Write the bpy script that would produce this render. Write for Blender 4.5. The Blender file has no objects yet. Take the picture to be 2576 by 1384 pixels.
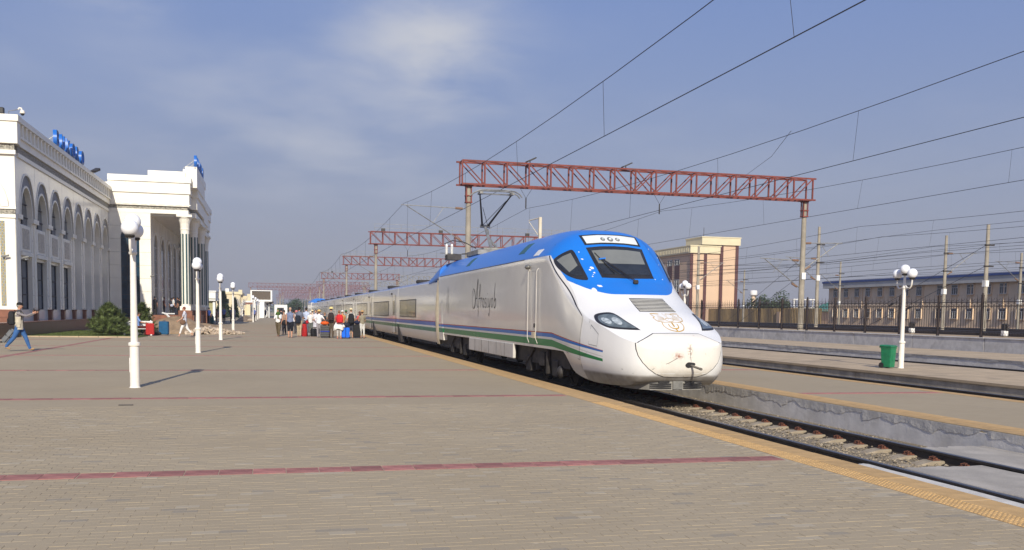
import bpy, bmesh, math, random
from mathutils import Vector, Matrix
from mathutils.bvhtree import BVHTree
from mathutils.geometry import delaunay_2d_cdt
R = random.Random(7)
rad = math.radians
sc = bpy.context.scene
COL = sc.collection
# ------------------------------------------------------------------ camera
cam_d = bpy.data.cameras.new('camera'); cam = bpy.data.objects.new('camera', cam_d); COL.objects.link(cam)
yaw, pit, rol = 0.245983, -0.0759640, 0.0140956
f = Vector((math.sin(yaw)*math.cos(pit), math.cos(yaw)*math.cos(pit), math.sin(pit)))
r0 = Vector((math.cos(yaw), -math.sin(yaw), 0)); u0 = r0.cross(f)
rr = r0*math.cos(rol)+u0*math.sin(rol); uu = -r0*math.sin(rol)+u0*math.cos(rol)
M4 = Matrix(((rr.x, uu.x, -f.x, 0), (rr.y, uu.y, -f.y, 0), (rr.z, uu.z, -f.z, 1.65), (0, 0, 0, 1)))
cam.matrix_world = M4
cam_d.sensor_width = 36; cam_d.lens = 36*2397.33/2576; cam_d.shift_y = 279.2/2576
cam_d.clip_start = .1; cam_d.clip_end = 9000
sc.camera = cam
# ------------------------------------------------------------------ light
SUN_EL, SUN_AZ = rad(30), rad(188)            # azimuth clockwise from +Y (along the tracks)
sl = bpy.data.lights.new('sun', 'SUN'); sl.energy = 4.7; sl.angle = rad(.53); sl.color = (1, .935, .80)
sun = bpy.data.objects.new('sun', sl); COL.objects.link(sun)
sd = Vector((math.sin(SUN_AZ)*math.cos(SUN_EL), math.cos(SUN_AZ)*math.cos(SUN_EL), math.sin(SUN_EL)))
sun.rotation_euler = (-sd).to_track_quat('-Z', 'Y').to_euler()
sun.location = (0, -30, 40)

class X:                                         # tiny shader-expression compiler
    nt = None
    def __init__(s, v): s.v = v
    @staticmethod
    def op(o, *a, clamp=False):
        n = X.nt.nodes.new('ShaderNodeMath'); n.operation = o; n.use_clamp = clamp
        for i, q in enumerate(a):
            if isinstance(q, X): X.nt.links.new(q.v, n.inputs[i])
            else: n.inputs[i].default_value = q
        return X(n.outputs[0])
    def __add__(s, o): return X.op('ADD', s, o)
    __radd__ = __add__
    def __sub__(s, o): return X.op('SUBTRACT', s, o)
    def __rsub__(s, o): return X.op('SUBTRACT', o, s)
    def __mul__(s, o): return X.op('MULTIPLY', s, o)
    __rmul__ = __mul__
    def __truediv__(s, o): return X.op('DIVIDE', s, o)
    def __rtruediv__(s, o): return X.op('DIVIDE', o, s)
    def __gt__(s, o): return X.op('GREATER_THAN', s, o)
    def __lt__(s, o): return X.op('LESS_THAN', s, o)
    def max(s, o): return X.op('MAXIMUM', s, o)
    def min(s, o): return X.op('MINIMUM', s, o)
    def abs(s): return X.op('ABSOLUTE', s)
    def pow(s, o): return X.op('POWER', s, o)
    def sat(s): return X.op('ADD', s, 0.0, clamp=True)
    def step(s, a, b):                           # smoothstep a..b
        n = X.nt.nodes.new('ShaderNodeMapRange'); n.interpolation_type = 'SMOOTHSTEP'
        X.nt.links.new(s.v, n.inputs[0]); n.inputs[1].default_value = a; n.inputs[2].default_value = b
        return X(n.outputs[0])
def xmix(fac, a, b, blend='MIX'):
    n = X.nt.nodes.new('ShaderNodeMix'); n.data_type = 'RGBA'; n.blend_type = blend; n.clamp_factor = True
    for i, q in ((0, fac), (6, a), (7, b)):
        if isinstance(q, X): X.nt.links.new(q.v, n.inputs[i])
        elif isinstance(q, (int, float)): n.inputs[i].default_value = q
        else: n.inputs[i].default_value = (*q, 1)
    return X(n.outputs[2])
def xnoise(vec, scale, detail=3, rough=.55, dist=0):
    n = X.nt.nodes.new('ShaderNodeTexNoise'); n.inputs['Scale'].default_value = scale
    n.inputs['Detail'].default_value = detail; n.inputs['Roughness'].default_value = rough; n.inputs['Distortion'].default_value = dist
    if vec is not None: X.nt.links.new(vec.v, n.inputs['Vector'])
    return X(n.outputs['Fac'])
def xsep(vec):
    n = X.nt.nodes.new('ShaderNodeSeparateXYZ'); X.nt.links.new(vec.v, n.inputs[0])
    return X(n.outputs[0]), X(n.outputs[1]), X(n.outputs[2])
def xcomb(a, b, c):
    n = X.nt.nodes.new('ShaderNodeCombineXYZ')
    for i, q in enumerate((a, b, c)):
        if isinstance(q, X): X.nt.links.new(q.v, n.inputs[i])
        else: n.inputs[i].default_value = q
    return X(n.outputs[0])
# ------------------------------------------------------------------ sky
W = bpy.data.worlds.new('World'); sc.world = W; W.use_nodes = True
nt = W.node_tree; nt.nodes.clear(); X.nt = nt
sky = nt.nodes.new('ShaderNodeTexSky'); sky.sky_type = 'NISHITA'; sky.sun_disc = False
sky.sun_elevation = SUN_EL; sky.sun_rotation = SUN_AZ; sky.air_density = 1.25; sky.dust_density = 2.6; sky.ozone_density = 2.2; sky.altitude = 200
tc = nt.nodes.new('ShaderNodeTexCoord'); d = X(tc.outputs['Generated'])
dx, dy, dz = xsep(d)
h = dz.max(0.0)
base = X(sky.outputs[0])
dust = xmix((1.0-h*2.2).max(0.0).pow(1.7)*.94, xmix(.72, base, (1.5, 2.43, 5.75)), (3.68, 3.70, 3.98))   # dusty air, thickest at the horizon
q = 1.0/(h+.16)                                   # thin high cloud on a flat layer
pl = xcomb(dx*q, dy*q, 0.0)
n1 = xnoise(pl, .8, 3, .5, .3); n2 = xnoise(pl, 2.6, 4, .5, .2)
cl = (n1*.75+n2*.25).step(.44, .72)*(h.step(.03, .24))
def lobe(az, el, wa, we):
    v = (math.sin(rad(az))*math.cos(rad(el)), math.cos(rad(az))*math.cos(rad(el)), math.sin(rad(el)))
    a = X.op('ARCTAN2', dx, dy)
    p = ((a-rad(az))/rad(wa)); p2 = ((dz-v[2])/rad(we))
    return X.op('EXPONENT', (p*p+p2*p2)*-1.0)
n3 = xnoise(pl, 2.6, 6, .58, .3)
puff = lobe(9.3, 15.2, 4.6, 3.2)*n3.step(.22, .66)*1.0 + lobe(5, 11.5, 9, 4.2)*n2.step(.30, .74)*.42+lobe(-2, 9.5, 8, 2.6)*n2.step(.3, .8)*.3 + lobe(-7.5, 15.8, 2.2, .6)*n2.step(.4, .6)*.3
col = xmix((cl*.25+puff*.72).sat(), dust, (5.9, 6.0, 6.4))
bg = nt.nodes.new('ShaderNodeBackground'); bg.inputs['Strength'].default_value = .100
nt.links.new(col.v, bg.inputs['Color'])
out = nt.nodes.new('ShaderNodeOutputWorld'); nt.links.new(bg.outputs[0], out.inputs['Surface'])
vs = sc.view_settings; vs.view_transform = 'Standard'; vs.look = 'None'; vs.exposure = 0.07; vs.gamma = 1; vs.use_curve_mapping = False
# ------------------------------------------------------------------ mesh and object helpers
def basis(o):
    m = o.matrix_basis.copy()
    return basis(o.parent) @ m if o.parent else m
class MB:
    def __init__(s): s.v = []; s.f = []; s.m = []; s.k = 0
    def add(s, vs, fs):
        b = len(s.v); s.v += [tuple(p) for p in vs]; s.f += [tuple(b+i for i in q) for q in fs]; s.m += [s.k]*len(fs); return s
    def box(s, x0, x1, y0, y1, z0, z1):
        return s.add([(x0, y0, z0), (x1, y0, z0), (x1, y1, z0), (x0, y1, z0), (x0, y0, z1), (x1, y0, z1), (x1, y1, z1), (x0, y1, z1)],
                     [(3, 2, 1, 0), (4, 5, 6, 7), (0, 1, 5, 4), (1, 2, 6, 5), (2, 3, 7, 6), (3, 0, 4, 7)])
    def cb(s, c, sz): return s.box(c[0]-sz[0]/2, c[0]+sz[0]/2, c[1]-sz[1]/2, c[1]+sz[1]/2, c[2]-sz[2]/2, c[2]+sz[2]/2)
    def rings(s, rs, closed=True, cap=True):
        n = len(rs[0]); vs = [p for r_ in rs for p in r_]; fs = []
        for i in range(len(rs)-1):
            for j in range(n if closed else n-1):
                a = i*n+j; b = i*n+(j+1) % n; fs.append((a, b, b+n, a+n))
        if cap: fs += [tuple(range(n))[::-1], tuple((len(rs)-1)*n+j for j in range(n))]
        return s.add(vs, fs)
    def tube(s, path, r, n=6, cap=True):
        P = [Vector(p) for p in path]; rs = []
        rad_ = r if isinstance(r, (list, tuple)) else [r]*len(P)
        t = (P[1]-P[0]).normalized(); ref = Vector((0, 0, 1)) if abs(t.z) < .9 else Vector((1, 0, 0))
        a = t.cross(ref).normalized()
        for i, p in enumerate(P):
            t = (P[min(i+1, len(P)-1)]-P[max(i-1, 0)])
            t = t.normalized() if t.length > 1e-9 else Vector((0, 0, 1))
            a = (a-t*a.dot(t)).normalized(); b = t.cross(a)
            q = rad_[i]; qa, qb = q if isinstance(q, tuple) else (q, q)
            rs.append([p+a*qa*math.cos(2*math.pi*k/n)+b*qb*math.sin(2*math.pi*k/n) for k in range(n)])
        return s.rings(rs, True, cap)
    def bar(s, p0, p1, w, h_):                    # rectangular bar between two points
        p0 = Vector(p0); p1 = Vector(p1); t = (p1-p0).normalized()
        ref = Vector((0, 0, 1)) if abs(t.z) < .95 else Vector((1, 0, 0))
        a = t.cross(ref).normalized()*w/2; b = a.cross(t).normalized()*h_/2
        return s.rings([[p-a-b, p+a-b, p+a+b, p-a+b] for p in (p0, p1)])
    def lathe(s, prof, n=12, c=(0, 0, 0)):
        return s.rings([[(c[0]+r_*math.cos(2*math.pi*k/n), c[1]+r_*math.sin(2*math.pi*k/n), c[2]+z) for k in range(n)] for r_, z in prof])
    def ball(s, c, r, n=12, m=8):
        rx, ry, rz = r if isinstance(r, tuple) else (r, r, r)
        return s.rings([[(c[0]+rx*math.sin(math.pi*i/m)*math.cos(2*math.pi*k/n), c[1]+ry*math.sin(math.pi*i/m)*math.sin(2*math.pi*k/n), c[2]-rz*math.cos(math.pi*i/m)) for k in range(n)] for i in [.12]+list(range(1, m))+[m-.12]])
    def poly(s, pts, fn0, fn1):                   # prism of a 2-D outline between two mappings
        n = len(pts); a = [fn0(*p) for p in pts]; b = [fn1(*p) for p in pts]
        return s.add(a+b, [tuple(range(n))[::-1], tuple(range(n, 2*n))]+[(i, (i+1) % n, n+(i+1) % n, n+i) for i in range(n)])
    def build(s, name, mats, parent=None, world=False, smooth=False, bevel=0, seg=1):
        me = bpy.data.meshes.new(name)
        vs = s.v
        if world and parent is not None:
            mi = basis(parent).inverted(); vs = [mi @ Vector(p) for p in vs]
        me.from_pydata([tuple(p) for p in vs], [], s.f)
        mats = mats if isinstance(mats, (list, tuple)) else [mats]
        for m in mats: me.materials.append(m)
        if len(mats) > 1: me.polygons.foreach_set('material_index', s.m)
        bm = bmesh.new(); bm.from_mesh(me)
        bmesh.ops.recalc_face_normals(bm, faces=bm.faces)
        if bevel:
            es = [e for e in bm.edges if len(e.link_faces) == 2 and e.calc_face_angle(0) > .5]
            bmesh.ops.bevel(bm, geom=es, offset=bevel, segments=seg, affect='EDGES', clamp_overlap=True)
        bm.to_mesh(me); bm.free()
        if smooth:
            me.polygons.foreach_set('use_smooth', [True]*len(me.polygons))
            if smooth != 'all': me.set_sharp_from_angle(angle=rad(38))
        o = bpy.data.objects.new(name, me); COL.objects.link(o)
        if parent is not None: o.parent = parent
        return o
def T(name, label, cat, loc=(0, 0, 0), rz=0, group=None):
    o = bpy.data.objects.new(name, None); COL.objects.link(o); o.empty_display_size = .2
    o.location = loc; o.rotation_euler = (0, 0, rz)
    return tag(o, label, cat, group)
def tag(o, label, cat, group=None):
    o['label'] = label; o['category'] = cat
    if group: o['group'] = group
    return o
def struct(o): o['kind'] = 'structure'; return o
def stuff(o): o['kind'] = 'stuff'; return o
KIDS = {}
def dup(o, loc=None, rz=None, label=None, parent=None):
    c = o.copy(); COL.objects.link(c)
    if parent is not None: c.parent = parent
    if loc is not None: c.location = loc
    if rz is not None: c.rotation_euler = (0, 0, rz)
    if label: c['label'] = label
    for ch in list(o.children): dup(ch, parent=c)
    return c
def piece(name, mesh, parent, loc=(0, 0, 0), rz=0):
    o = bpy.data.objects.new(name, mesh); COL.objects.link(o); o.parent = parent; o.location = loc
    if rz: o.rotation_euler = (0, 0, rz)
    return o
def box_mesh(name, m, sx, sy, sz, bev=0):         # centred in x and y, top at z = 0
    b = MB().box(-sx/2, sx/2, -sy/2, sy/2, -sz, 0)
    o = b.build(name, m, bevel=bev); me = o.data; bpy.data.objects.remove(o); return me
# ------------------------------------------------------------------ materials
def newmat(name):
    m = bpy.data.materials.new(name); m.use_nodes = True; X.nt = m.node_tree
    b = m.node_tree.nodes['Principled BSDF']; return m, b
def put(b, name, v):
    i = b.inputs[name]
    if isinstance(v, X): X.nt.links.new(v.v, i)
    elif isinstance(v, (tuple, list)): i.default_value = (*v, 1) if len(v) == 3 else v
    else: i.default_value = v
def bump(b, hgt, dist=.01, st=1.0):
    n = X.nt.nodes.new('ShaderNodeBump'); n.inputs['Distance'].default_value = dist; n.inputs['Strength'].default_value = st
    X.nt.links.new(hgt.v, n.inputs['Height']); X.nt.links.new(n.outputs[0], b.inputs['Normal'])
def xco(kind='Object'):
    n = X.nt.nodes.new('ShaderNodeTexCoord'); return X(n.outputs[kind])
def xpos():
    n = X.nt.nodes.new('ShaderNodeNewGeometry'); return X(n.outputs['Position'])
def xrand():
    g = X.nt.nodes.new('ShaderNodeNewGeometry'); o = X.nt.nodes.new('ShaderNodeObjectInfo')
    return X.op('FRACT', X(g.outputs['Random Per Island'])+X(o.outputs['Random']))
def pbr(name, c, rough=.6, metal=0, var=.12, scale=3., bmp=0, bscale=30, spec=.5, dirt=None, dscale=1.2, rnd=0, coat=0):
    m, b = newmat(name); p = xco(); n = xnoise(p, scale, 4)
    lo = tuple(max(0, k*(1-var)) for k in c); hi = tuple(min(1, k*(1+var)) for k in c)
    colr = xmix(n.step(.3, .7), lo, hi)
    if dirt: colr = xmix(xnoise(p, dscale, 5, .62, .6).step(.5, .75)*.75, colr, dirt)
    if rnd:
        k = xrand()*(2*rnd)+(1-rnd); colr = xmix(1.0, colr, xcomb(k, k, k), 'MULTIPLY')
    put(b, 'Base Color', colr); put(b, 'Roughness', (n*.16+(rough-.08)).sat()); put(b, 'Metallic', metal); put(b, 'Specular IOR Level', spec)
    if coat: put(b, 'Coat Weight', coat); put(b, 'Coat Roughness', .08)
    if bmp: bump(b, xnoise(p, bscale, 5, .6), bmp)
    return m
# ------------------------------------------------------------------ shared materials
def paver_mat():
    m, b = newmat('paver_concrete'); p = xpos(); r = xrand()
    n = xnoise(p, .35, 4, .6); g = xnoise(p, 45, 3)
    c = xmix(n.step(.3, .7), (.340, .274, .183), (.372, .304, .207))
    c = xmix((r > .978)*.45, c, (.20, .185, .165)); c = xmix((r < .03)*.35, c, (.47, .42, .33))
    k = r*.05+.975; c = xmix(1.0, c, xcomb(k, k, k), 'MULTIPLY')
    s = xnoise(p, 1.1, 5, .65, .8).step(.58, .78)*.34; c = xmix(s*.8, c, (.23, .195, .15))
    c = xmix(xnoise(xcomb(xsep(p)[0], xsep(p)[1]*3.0, 0.0), 2.6, 4, .7).step(.66, .80)*.28, c, (.48, .42, .32)); c = xmix(g.step(.45, .8)*.12, c, (.44, .38, .29))
    put(b, 'Base Color', c); put(b, 'Roughness', .86); put(b, 'Specular IOR Level', .25); bump(b, g, .002); return m
def paving_far():
    m, b = newmat('paving_far'); p = xpos()
    t = X.nt.nodes.new('ShaderNodeTexBrick'); X.nt.links.new(p.v, t.inputs['Vector'])
    for k, v in (('Scale', 1), ('Brick Width', .2), ('Row Height', .1), ('Mortar Size', .004), ('Mortar Smooth', .4), ('Bias', -.2)): t.inputs[k].default_value = v
    t.inputs['Color1'].default_value = (.343, .276, .184, 1); t.inputs['Color2'].default_value = (.363, .296, .2, 1); t.inputs['Mortar'].default_value = (.350, .288, .197, 1)
    n = xnoise(p, .35, 4, .6); k = n*.22+.89
    c = xmix(1.0, X(t.outputs['Color']), xcomb(k, k, k), 'MULTIPLY')
    s = xnoise(p, 1.1, 5, .65, .8).step(.56, .78)*.34; c = xmix(s*.8, c, (.23, .195, .15))
    s2 = xnoise(p, .12, 4, .6, .5).step(.5, .7)*.16; c = xmix(s2, c, (.41, .345, .255))
    x, y, z = xsep(p)
    put(b, 'Base Color', c); put(b, 'Roughness', .86); put(b, 'Specular IOR Level', .25); return m
M = {}
M['paver'] = paver_mat(); M['paving'] = paving_far()
M['mortar'] = pbr('sand_joint', (.385, .315, .215), .95, var=.2, scale=20)
M['red_tile'] = pbr('red_paving', (.31, .125, .105), .85, var=.22, scale=5, rnd=.2, dirt=(.34, .235, .175), dscale=2.2, bmp=.002)
M['yellow'] = pbr('yellow_paving', (.475, .30, .125), .85, var=.12, scale=5, rnd=.07, dirt=(.44, .29, .13), dscale=2.2, bmp=.002)
M['concrete'] = pbr('concrete', (.44, .335, .215), .88, var=.12, scale=1.2, dirt=(.24, .19, .13), dscale=.38, bmp=.004)
M['concrete_wall'] = pbr('stained_concrete', (.42, .37, .295), .9, var=.22, scale=1.6, dirt=(.17, .125, .075), dscale=.8, bmp=.012, bscale=12)
M['whitewash'] = pbr('whitewash', (.64, .61, .575), .85, var=.12, scale=2.5, dirt=(.46, .43, .39), dscale=.9, bmp=.006, bscale=9)
M['plaster'] = pbr('peeling_plaster', (.55, .52, .475), .9, var=.12, scale=3, dirt=(.40, .37, .32), dscale=2, bmp=.010, bscale=14)
M['slab'] = pbr('crossing_concrete', (.36, .325, .28), .9, var=.15, scale=2, dirt=(.25, .22, .18), dscale=1.1, bmp=.006)
M['sleeper'] = pbr('sleeper_concrete', (.29, .24, .17), .9, var=.2, scale=7, dirt=(.25, .19, .13), dscale=5, bmp=.006)
M['ballast'] = pbr('ballast', (.23, .185, .125), .95, var=.4, scale=22, bmp=.03, bscale=26)
M['stone'] = pbr('ballast_stone', (.25, .205, .145), .95, var=.3, scale=30, rnd=.4)
M['rail'] = pbr('rail_side_steel', (.035, .027, .022), .7, var=.3, scale=8)
M['rail_top'] = pbr('rail_head_steel', (.16, .15, .145), .35, metal=.8, var=.15)
M['rust'] = pbr('rust', (.13, .045, .024), .85, var=.35, scale=25)
M['dirt'] = pbr('sandy_ground', (.36, .265, .16), .95, var=.25, scale=.4, dirt=(.28, .22, .15), dscale=.1)
M['dark_ballast'] = pbr('dark_yard_ballast', (.035, .027, .021), .95, var=.4, scale=2)  # very dark brown ballast for the far yard strip
M['sand'] = pbr('sand', (.26, .18, .11), .95, var=.22, scale=2, bmp=.03, bscale=10)
M['rubble'] = pbr('rubble', (.46, .37, .28), .92, var=.18, scale=6, rnd=.22)
M['white_enamel'] = pbr('cream_enamel', (.80, .755, .68), .35, var=.03, scale=6, dirt=(.70, .62, .50), dscale=2.5)
M['globe'] = pbr('opal_globe', (.84, .84, .86), .22, var=.015)
M['black'] = pbr('black_plastic', (.018, .017, .018), .5, var=.2)
M['dark'] = pbr('dark_metal', (.035, .03, .027), .6, var=.35, scale=5)
M['grey_metal'] = pbr('grey_metal', (.24, .235, .22), .5, metal=.4, var=.25, scale=4)
M['steel'] = pbr('galvanised_steel', (.36, .35, .32), .45, metal=.6, var=.2, scale=5)
M['wire'] = pbr('wire', (.02, .019, .019), .6, var=.1)
M['red_steel'] = pbr('red_oxide_paint', (.175, .036, .025), .7, var=.25, scale=2, dirt=(.12, .045, .035), dscale=1.5)
M['mast'] = pbr('mast_concrete', (.315, .28, .225), .9, var=.15, scale=1.6, dirt=(.22, .19, .15), dscale=.9)
M['insul'] = pbr('insulator', (.20, .12, .08), .35)
M['white'] = pbr('white_paint', (.78, .77, .74), .5, var=.04)
M['chrome'] = pbr('chrome', (.6, .6, .6), .2, metal=1, var=.05)
M['gold'] = pbr('gold_paint', (.50, .29, .03), .45, var=.12)
# ------------------------------------------------------------------ ground, platforms, tracks
Y0, Y1 = -14, 640
struct(MB().add([(-4000, -4000, -.62), (4000, -4000, -.62), (4000, 6000, -.62), (-4000, 6000, -.62)], [(0, 1, 2, 3)]).build('ground', M['dirt']))
struct(MB().box(37.8, 3000, -400, 4500, -.6, .6).build('yard_ground', M['dirt']))
struct(MB().box(62, 84.6, -100, 640, .58, .607).build('yard_ballast', M['dark_ballast']))
struct(MB().box(6.2, 10.6, Y0, Y1, -.6, -.43).build('ballast', M['ballast']))
struct(MB().box(14.9, 19.1, Y0, Y1, -.6, -.43).build('ballast', M['ballast']))
struct(MB().box(24.3, 29.7, Y0, Y1, -.6, -.43).build('ballast', M['ballast']))
struct(MB().box(35.5, 37.7, Y0, Y1, -.6, -.43).build('ballast', M['ballast']))
# main platform: bed for real pavers near the camera, flat paving beyond
PY = 17.0
plat = struct(MB().box(-60, 6.43, Y0, PY, -.6, -.0034).build('platform', M['mortar']))
struct(MB().box(5.82, 6.43, PY, Y1, -.6, -.016).build('platform_edge', M['concrete_wall']))
# pavers, running bond, long side across the platform; red bands every 8.5 m
RED = [10.02+8.5*k for k in range(0, 12)]
pv = box_mesh('paver', M['paver'], .1975, .0975, .05, .0012)
cells = []
fx = [math.tan(a) for a in (yaw-rad(28.6), yaw+rad(28.6))]
y = 4.6; row = 0
while y < PY-.04:
    if abs(y-RED[0]) < .21: y = RED[0]+.212; row += 1; continue
    xo = .1*(row % 2)+R.uniform(-.008, .008)
    i = -40
    while True:
        x = i*.2+xo; i += 1
        if x > 5.72: break
        if x < y*fx[0]-3.2 or x > y*fx[1]+.6: continue
        cells.append((math.hypot(x, y), x, y))
    y += .1; row += 1
struct(MB().box(-60, 5.82, y-.051, Y1, -.6, 0).build('platform_paving', M['paving']))
cells.sort()
rest = MB()
for n, (dd, x, y) in enumerate(cells):
    jz = R.gauss(0, .0007)-.001; jr = R.gauss(0, .004)
    if n < 300:
        o = piece('paver', pv, plat, (x, y, jz), jr); o.rotation_euler = (R.gauss(0, .003), R.gauss(0, .002), jr)
    else:
        a, b_ = .0987, .0487; e = .0014; t1, t2 = R.gauss(0, .00025), R.gauss(0, .00025)
        q = [(x-a, y-b_, jz-.006), (x+a, y-b_, jz-.006), (x+a, y+b_, jz-.006), (x-a, y+b_, jz-.006), (x-a+e, y-b_+e, jz-t1-t2), (x+a-e, y-b_+e, jz+t1-t2), (x+a-e, y+b_-e, jz+t1+t2), (x-a+e, y+b_-e, jz-t1+t2)]
        rest.add(q, [(4, 5, 6, 7), (0, 1, 5, 4), (1, 2, 6, 5), (2, 3, 7, 6), (3, 0, 4, 7)])
rest.k = 0
stuff(rest.build('far_paver', M['paver'], plat))
rt = box_mesh('red_tile', M['red_tile'], .326, .312, .05, .003)
n = 0
for k, y in enumerate(RED):
    if k < 3:
        x = -11.0
        while x < 5.66:
            piece('red_tile', rt, plat, (x, y, R.gauss(0, .0012)+(.003 if k else 0)), R.gauss(0, .003)); x += .332
    else:
        struct(MB().box(-14 if y > 60 else -13.3, 5.8, y-.155, y+.155, -.01, .004).build('red_band', M['red_tile']))
struct(MB().box(-8.75, -8.5, 26, 56, -.01, .0045).build('red_band', M['red_tile']))
# yellow edge: flat kerb tiles outside, studded tiles inside
kt = box_mesh('kerb_tile', M['yellow'], .335, .594, .06, .006)
tb = MB().box(-.135, .135, -.147, .147, -.05, 0)
for i in range(5):
    for j in range(6):
        cx, cy = -.108+i*.054, -.123+j*.049
        tb.rings([[(cx+r_*math.cos(k*math.pi/3), cy+r_*math.sin(k*math.pi/3), z) for k in range(6)] for r_, z in ((.0165, 0), (.010, .006))], cap=True)
to = tb.build('tactile_tile', M['yellow']); tm = to.data; bpy.data.objects.remove(to)
y = 4.5
while y < 16.9:
    piece('kerb_tile', kt, plat, (6.262, y+.15, R.gauss(.001, .0015)), R.gauss(0, .003))
    piece('tactile_tile', tm, plat, (5.955, y, R.gauss(0, .001))); piece('tactile_tile', tm, plat, (5.955, y+.3, R.gauss(0, .001))); y += .6
struct(MB().box(6.092, 6.43, 16.93, Y1, -.02, .003).build('kerb_strip', M['yellow']))
struct(MB().box(5.82, 6.088, 16.95, Y1, -.02, .005).build('tactile_strip', M['yellow']))
# island platform with pavers and yellow edges
p2 = struct(MB().box(10.45, 15.0, Y0, Y1, -.6, 0).build('island_platform', [M['paving']]))
struct(MB().box(10.47, 10.8, Y0, Y1, -.02, .004).build('kerb_strip', M['yellow']))
struct(MB().box(10.804, 11.1, Y0, Y1, -.02, .006).build('tactile_strip', M['yellow']))
struct(MB().box(14.62, 14.98, Y0, Y1, -.02, .004).build('kerb_strip', M['yellow']))
for y in RED[1:9]: struct(MB().box(11.12, 14.6, y-.155, y+.155, -.02, .005).build('red_band', M['red_tile']))
struct(MB().box(10.40, 10.449, Y0, Y1, -.6, -.055).build('island_platform_wall', M['whitewash']))
# peeling render along the top of that wall, ragged lower edge, in lengths
def ragged(x, y0, y1, zt, zm, amp, th, name, mat, parent, seed, stp=.09):
    q = random.Random(seed); b = MB(); top = []; z = zm; y = y0; pts = []
    while y <= y1:
        z += q.gauss(0, amp*.55); z += (zm-z)*.12
        if q.random() < .06: z = zm+q.uniform(-amp, amp)*2
        pts.append((y, max(z, zm-3*amp))); y += stp*q.uniform(.5, 1.5)
    rs = []
    for y, z in pts:
        w = q.uniform(.5, 1)*th
        rs.append([(x, y, zt), (x-th, y, zt), (x-w, y, zt*.5+z*.5), (x-w*.8, y, z), (x, y, z)])
    return stuff(b.rings(rs).build(name, mat, parent))
ragged(10.40, 6, 60, -.004, -.12, .045, .013, 'plaster_render', M['plaster'], p2, 3)
p3 = struct(MB().box(19.0, 24.3, Y0, Y1, -.6, -.06).build('concrete_platform', M['concrete']))
struct(MB().box(18.9, 18.999, Y0, Y1, -.6, -.075).build('concrete_platform_wall', M['concrete_wall']))
struct(MB().box(18.86, 19.15, Y0, Y1, -.12, -.045).build('concrete_coping', M['concrete']))
p4 = struct(MB().box(29.6, 35.6, Y0, Y1, -.6, 0).build('far_platform', M['concrete']))
struct(MB().box(29.5, 29.599, Y0, Y1, -.6, -.03).build('far_platform_wall', M['whitewash']))
ragged(29.5, 22, 120, -.005, -.12, .03, .04, 'plaster_render', M['plaster'], p4, 9, .2)
wall = T('boundary_wall', 'long grey rendered wall carrying the iron fence beyond the last platform', 'wall', (37.6, 60, -.45))
y = 20; k = 0
while y < 330:
    b = MB().box(37.42, 37.8, y, y+5.96, -.45, .64).box(37.38, 37.84, y, y+5.96, .64, .70)
    b.build('wall_panel', M['whitewash'], wall, world=True, bevel=.012); y += 6
# ------------------------------------------------------------------ railway tracks
def rail_prof(x, top):
    pr = [(-.075, -.18), (.075, -.18), (.075, -.165), (.012, -.145), (.012, -.045), (.036, -.035), (.036, -.006), (.028, 0), (-.028, 0), (-.036, -.006), (-.036, -.035), (-.012, -.045), (-.012, -.145), (-.075, -.165)]
    return [(x+a, top+c) for a, c in pr]
def rail(xc, y0, y1, top, parent):
    b = MB(); pr = rail_prof(xc, top); b.rings([[(x, y, z) for x, z in pr] for y in (y0, y1)])
    b.m = [1 if i in (6, 7, 8) else 0 for i in range(len(b.m))]
    return b.build('rail', [M['rail'], M['rail_top']], parent, world=True)
tr = T('railway_track', 'track with concrete sleepers and rusty clips in front of the white train', 'railway track', (8.4, 20, -.43))
for x in (7.64, 9.16): rail(x, Y0, 230, -.22, tr)
sb = MB()
prof = [(-1.35, .0), (-1.3, .07), (-.95, .09), (-.55, .085), (-.3, .03), (.3, .03), (.55, .085), (.95, .09), (1.3, .07), (1.35, 0)]
sb.rings([[(x, -.14, -.1), (x, -.11, z), (x, .11, z), (x, .14, -.1)] for x, z in prof])
so = sb.build('sleeper', M['sleeper'], smooth=False, bevel=.01); sm = so.data; bpy.data.objects.remove(so)
cbm = MB()
cbm.box(-.06, .06, -.06, .06, -.01, .018).cb((.01, 0, .028), (.04, .09, .02))
cbm.tube([(-.03, -.045, .02), (-.045, -.045, .04), (0, -.02, .055), (.03, .0, .04), (0, .02, .055), (-.045, .045, .04), (-.03, .045, .02)], .009, 5)
co = cbm.build('rail_clip', M['rust'], bevel=.004); cm = co.data; bpy.data.objects.remove(co)
y = 10.9; k = 0
while y < 42:
    s_ = piece('sleeper', sm, tr, (R.gauss(0, .01), y-20, R.gauss(0, .006)), R.gauss(0, .006))
    for x in (-.66, .66): piece('rail_clip', cm, s_, (x, 0, .085), math.pi if x < 0 else 0)
    y += .6
rest = MB(); y = 42.1
for xc in (17.0, 26.9):
    t2 = T('railway_track', 'track in the trench behind the island platform' if xc < 20 else 'track in the trench before the far platform', 'railway track', (xc, 40, -.43))
    for x in (-.76, .76): rail(xc+x, Y0, 400, -.22, t2)
for i, xc in enumerate((47.0, 53, 66, 72)):
    t2 = T('railway_track', ('nearest yard track behind the iron fence', 'second yard track behind the iron fence', 'third yard track behind the iron fence, on dark ballast', 'farthest yard track, nearest the long beige building')[i], 'railway track', (xc, 70, .6), 0, 'yard tracks behind the fence')
    for x in (-.76, .76): rail(xc+x, 20, 420, .80, t2)
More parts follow.
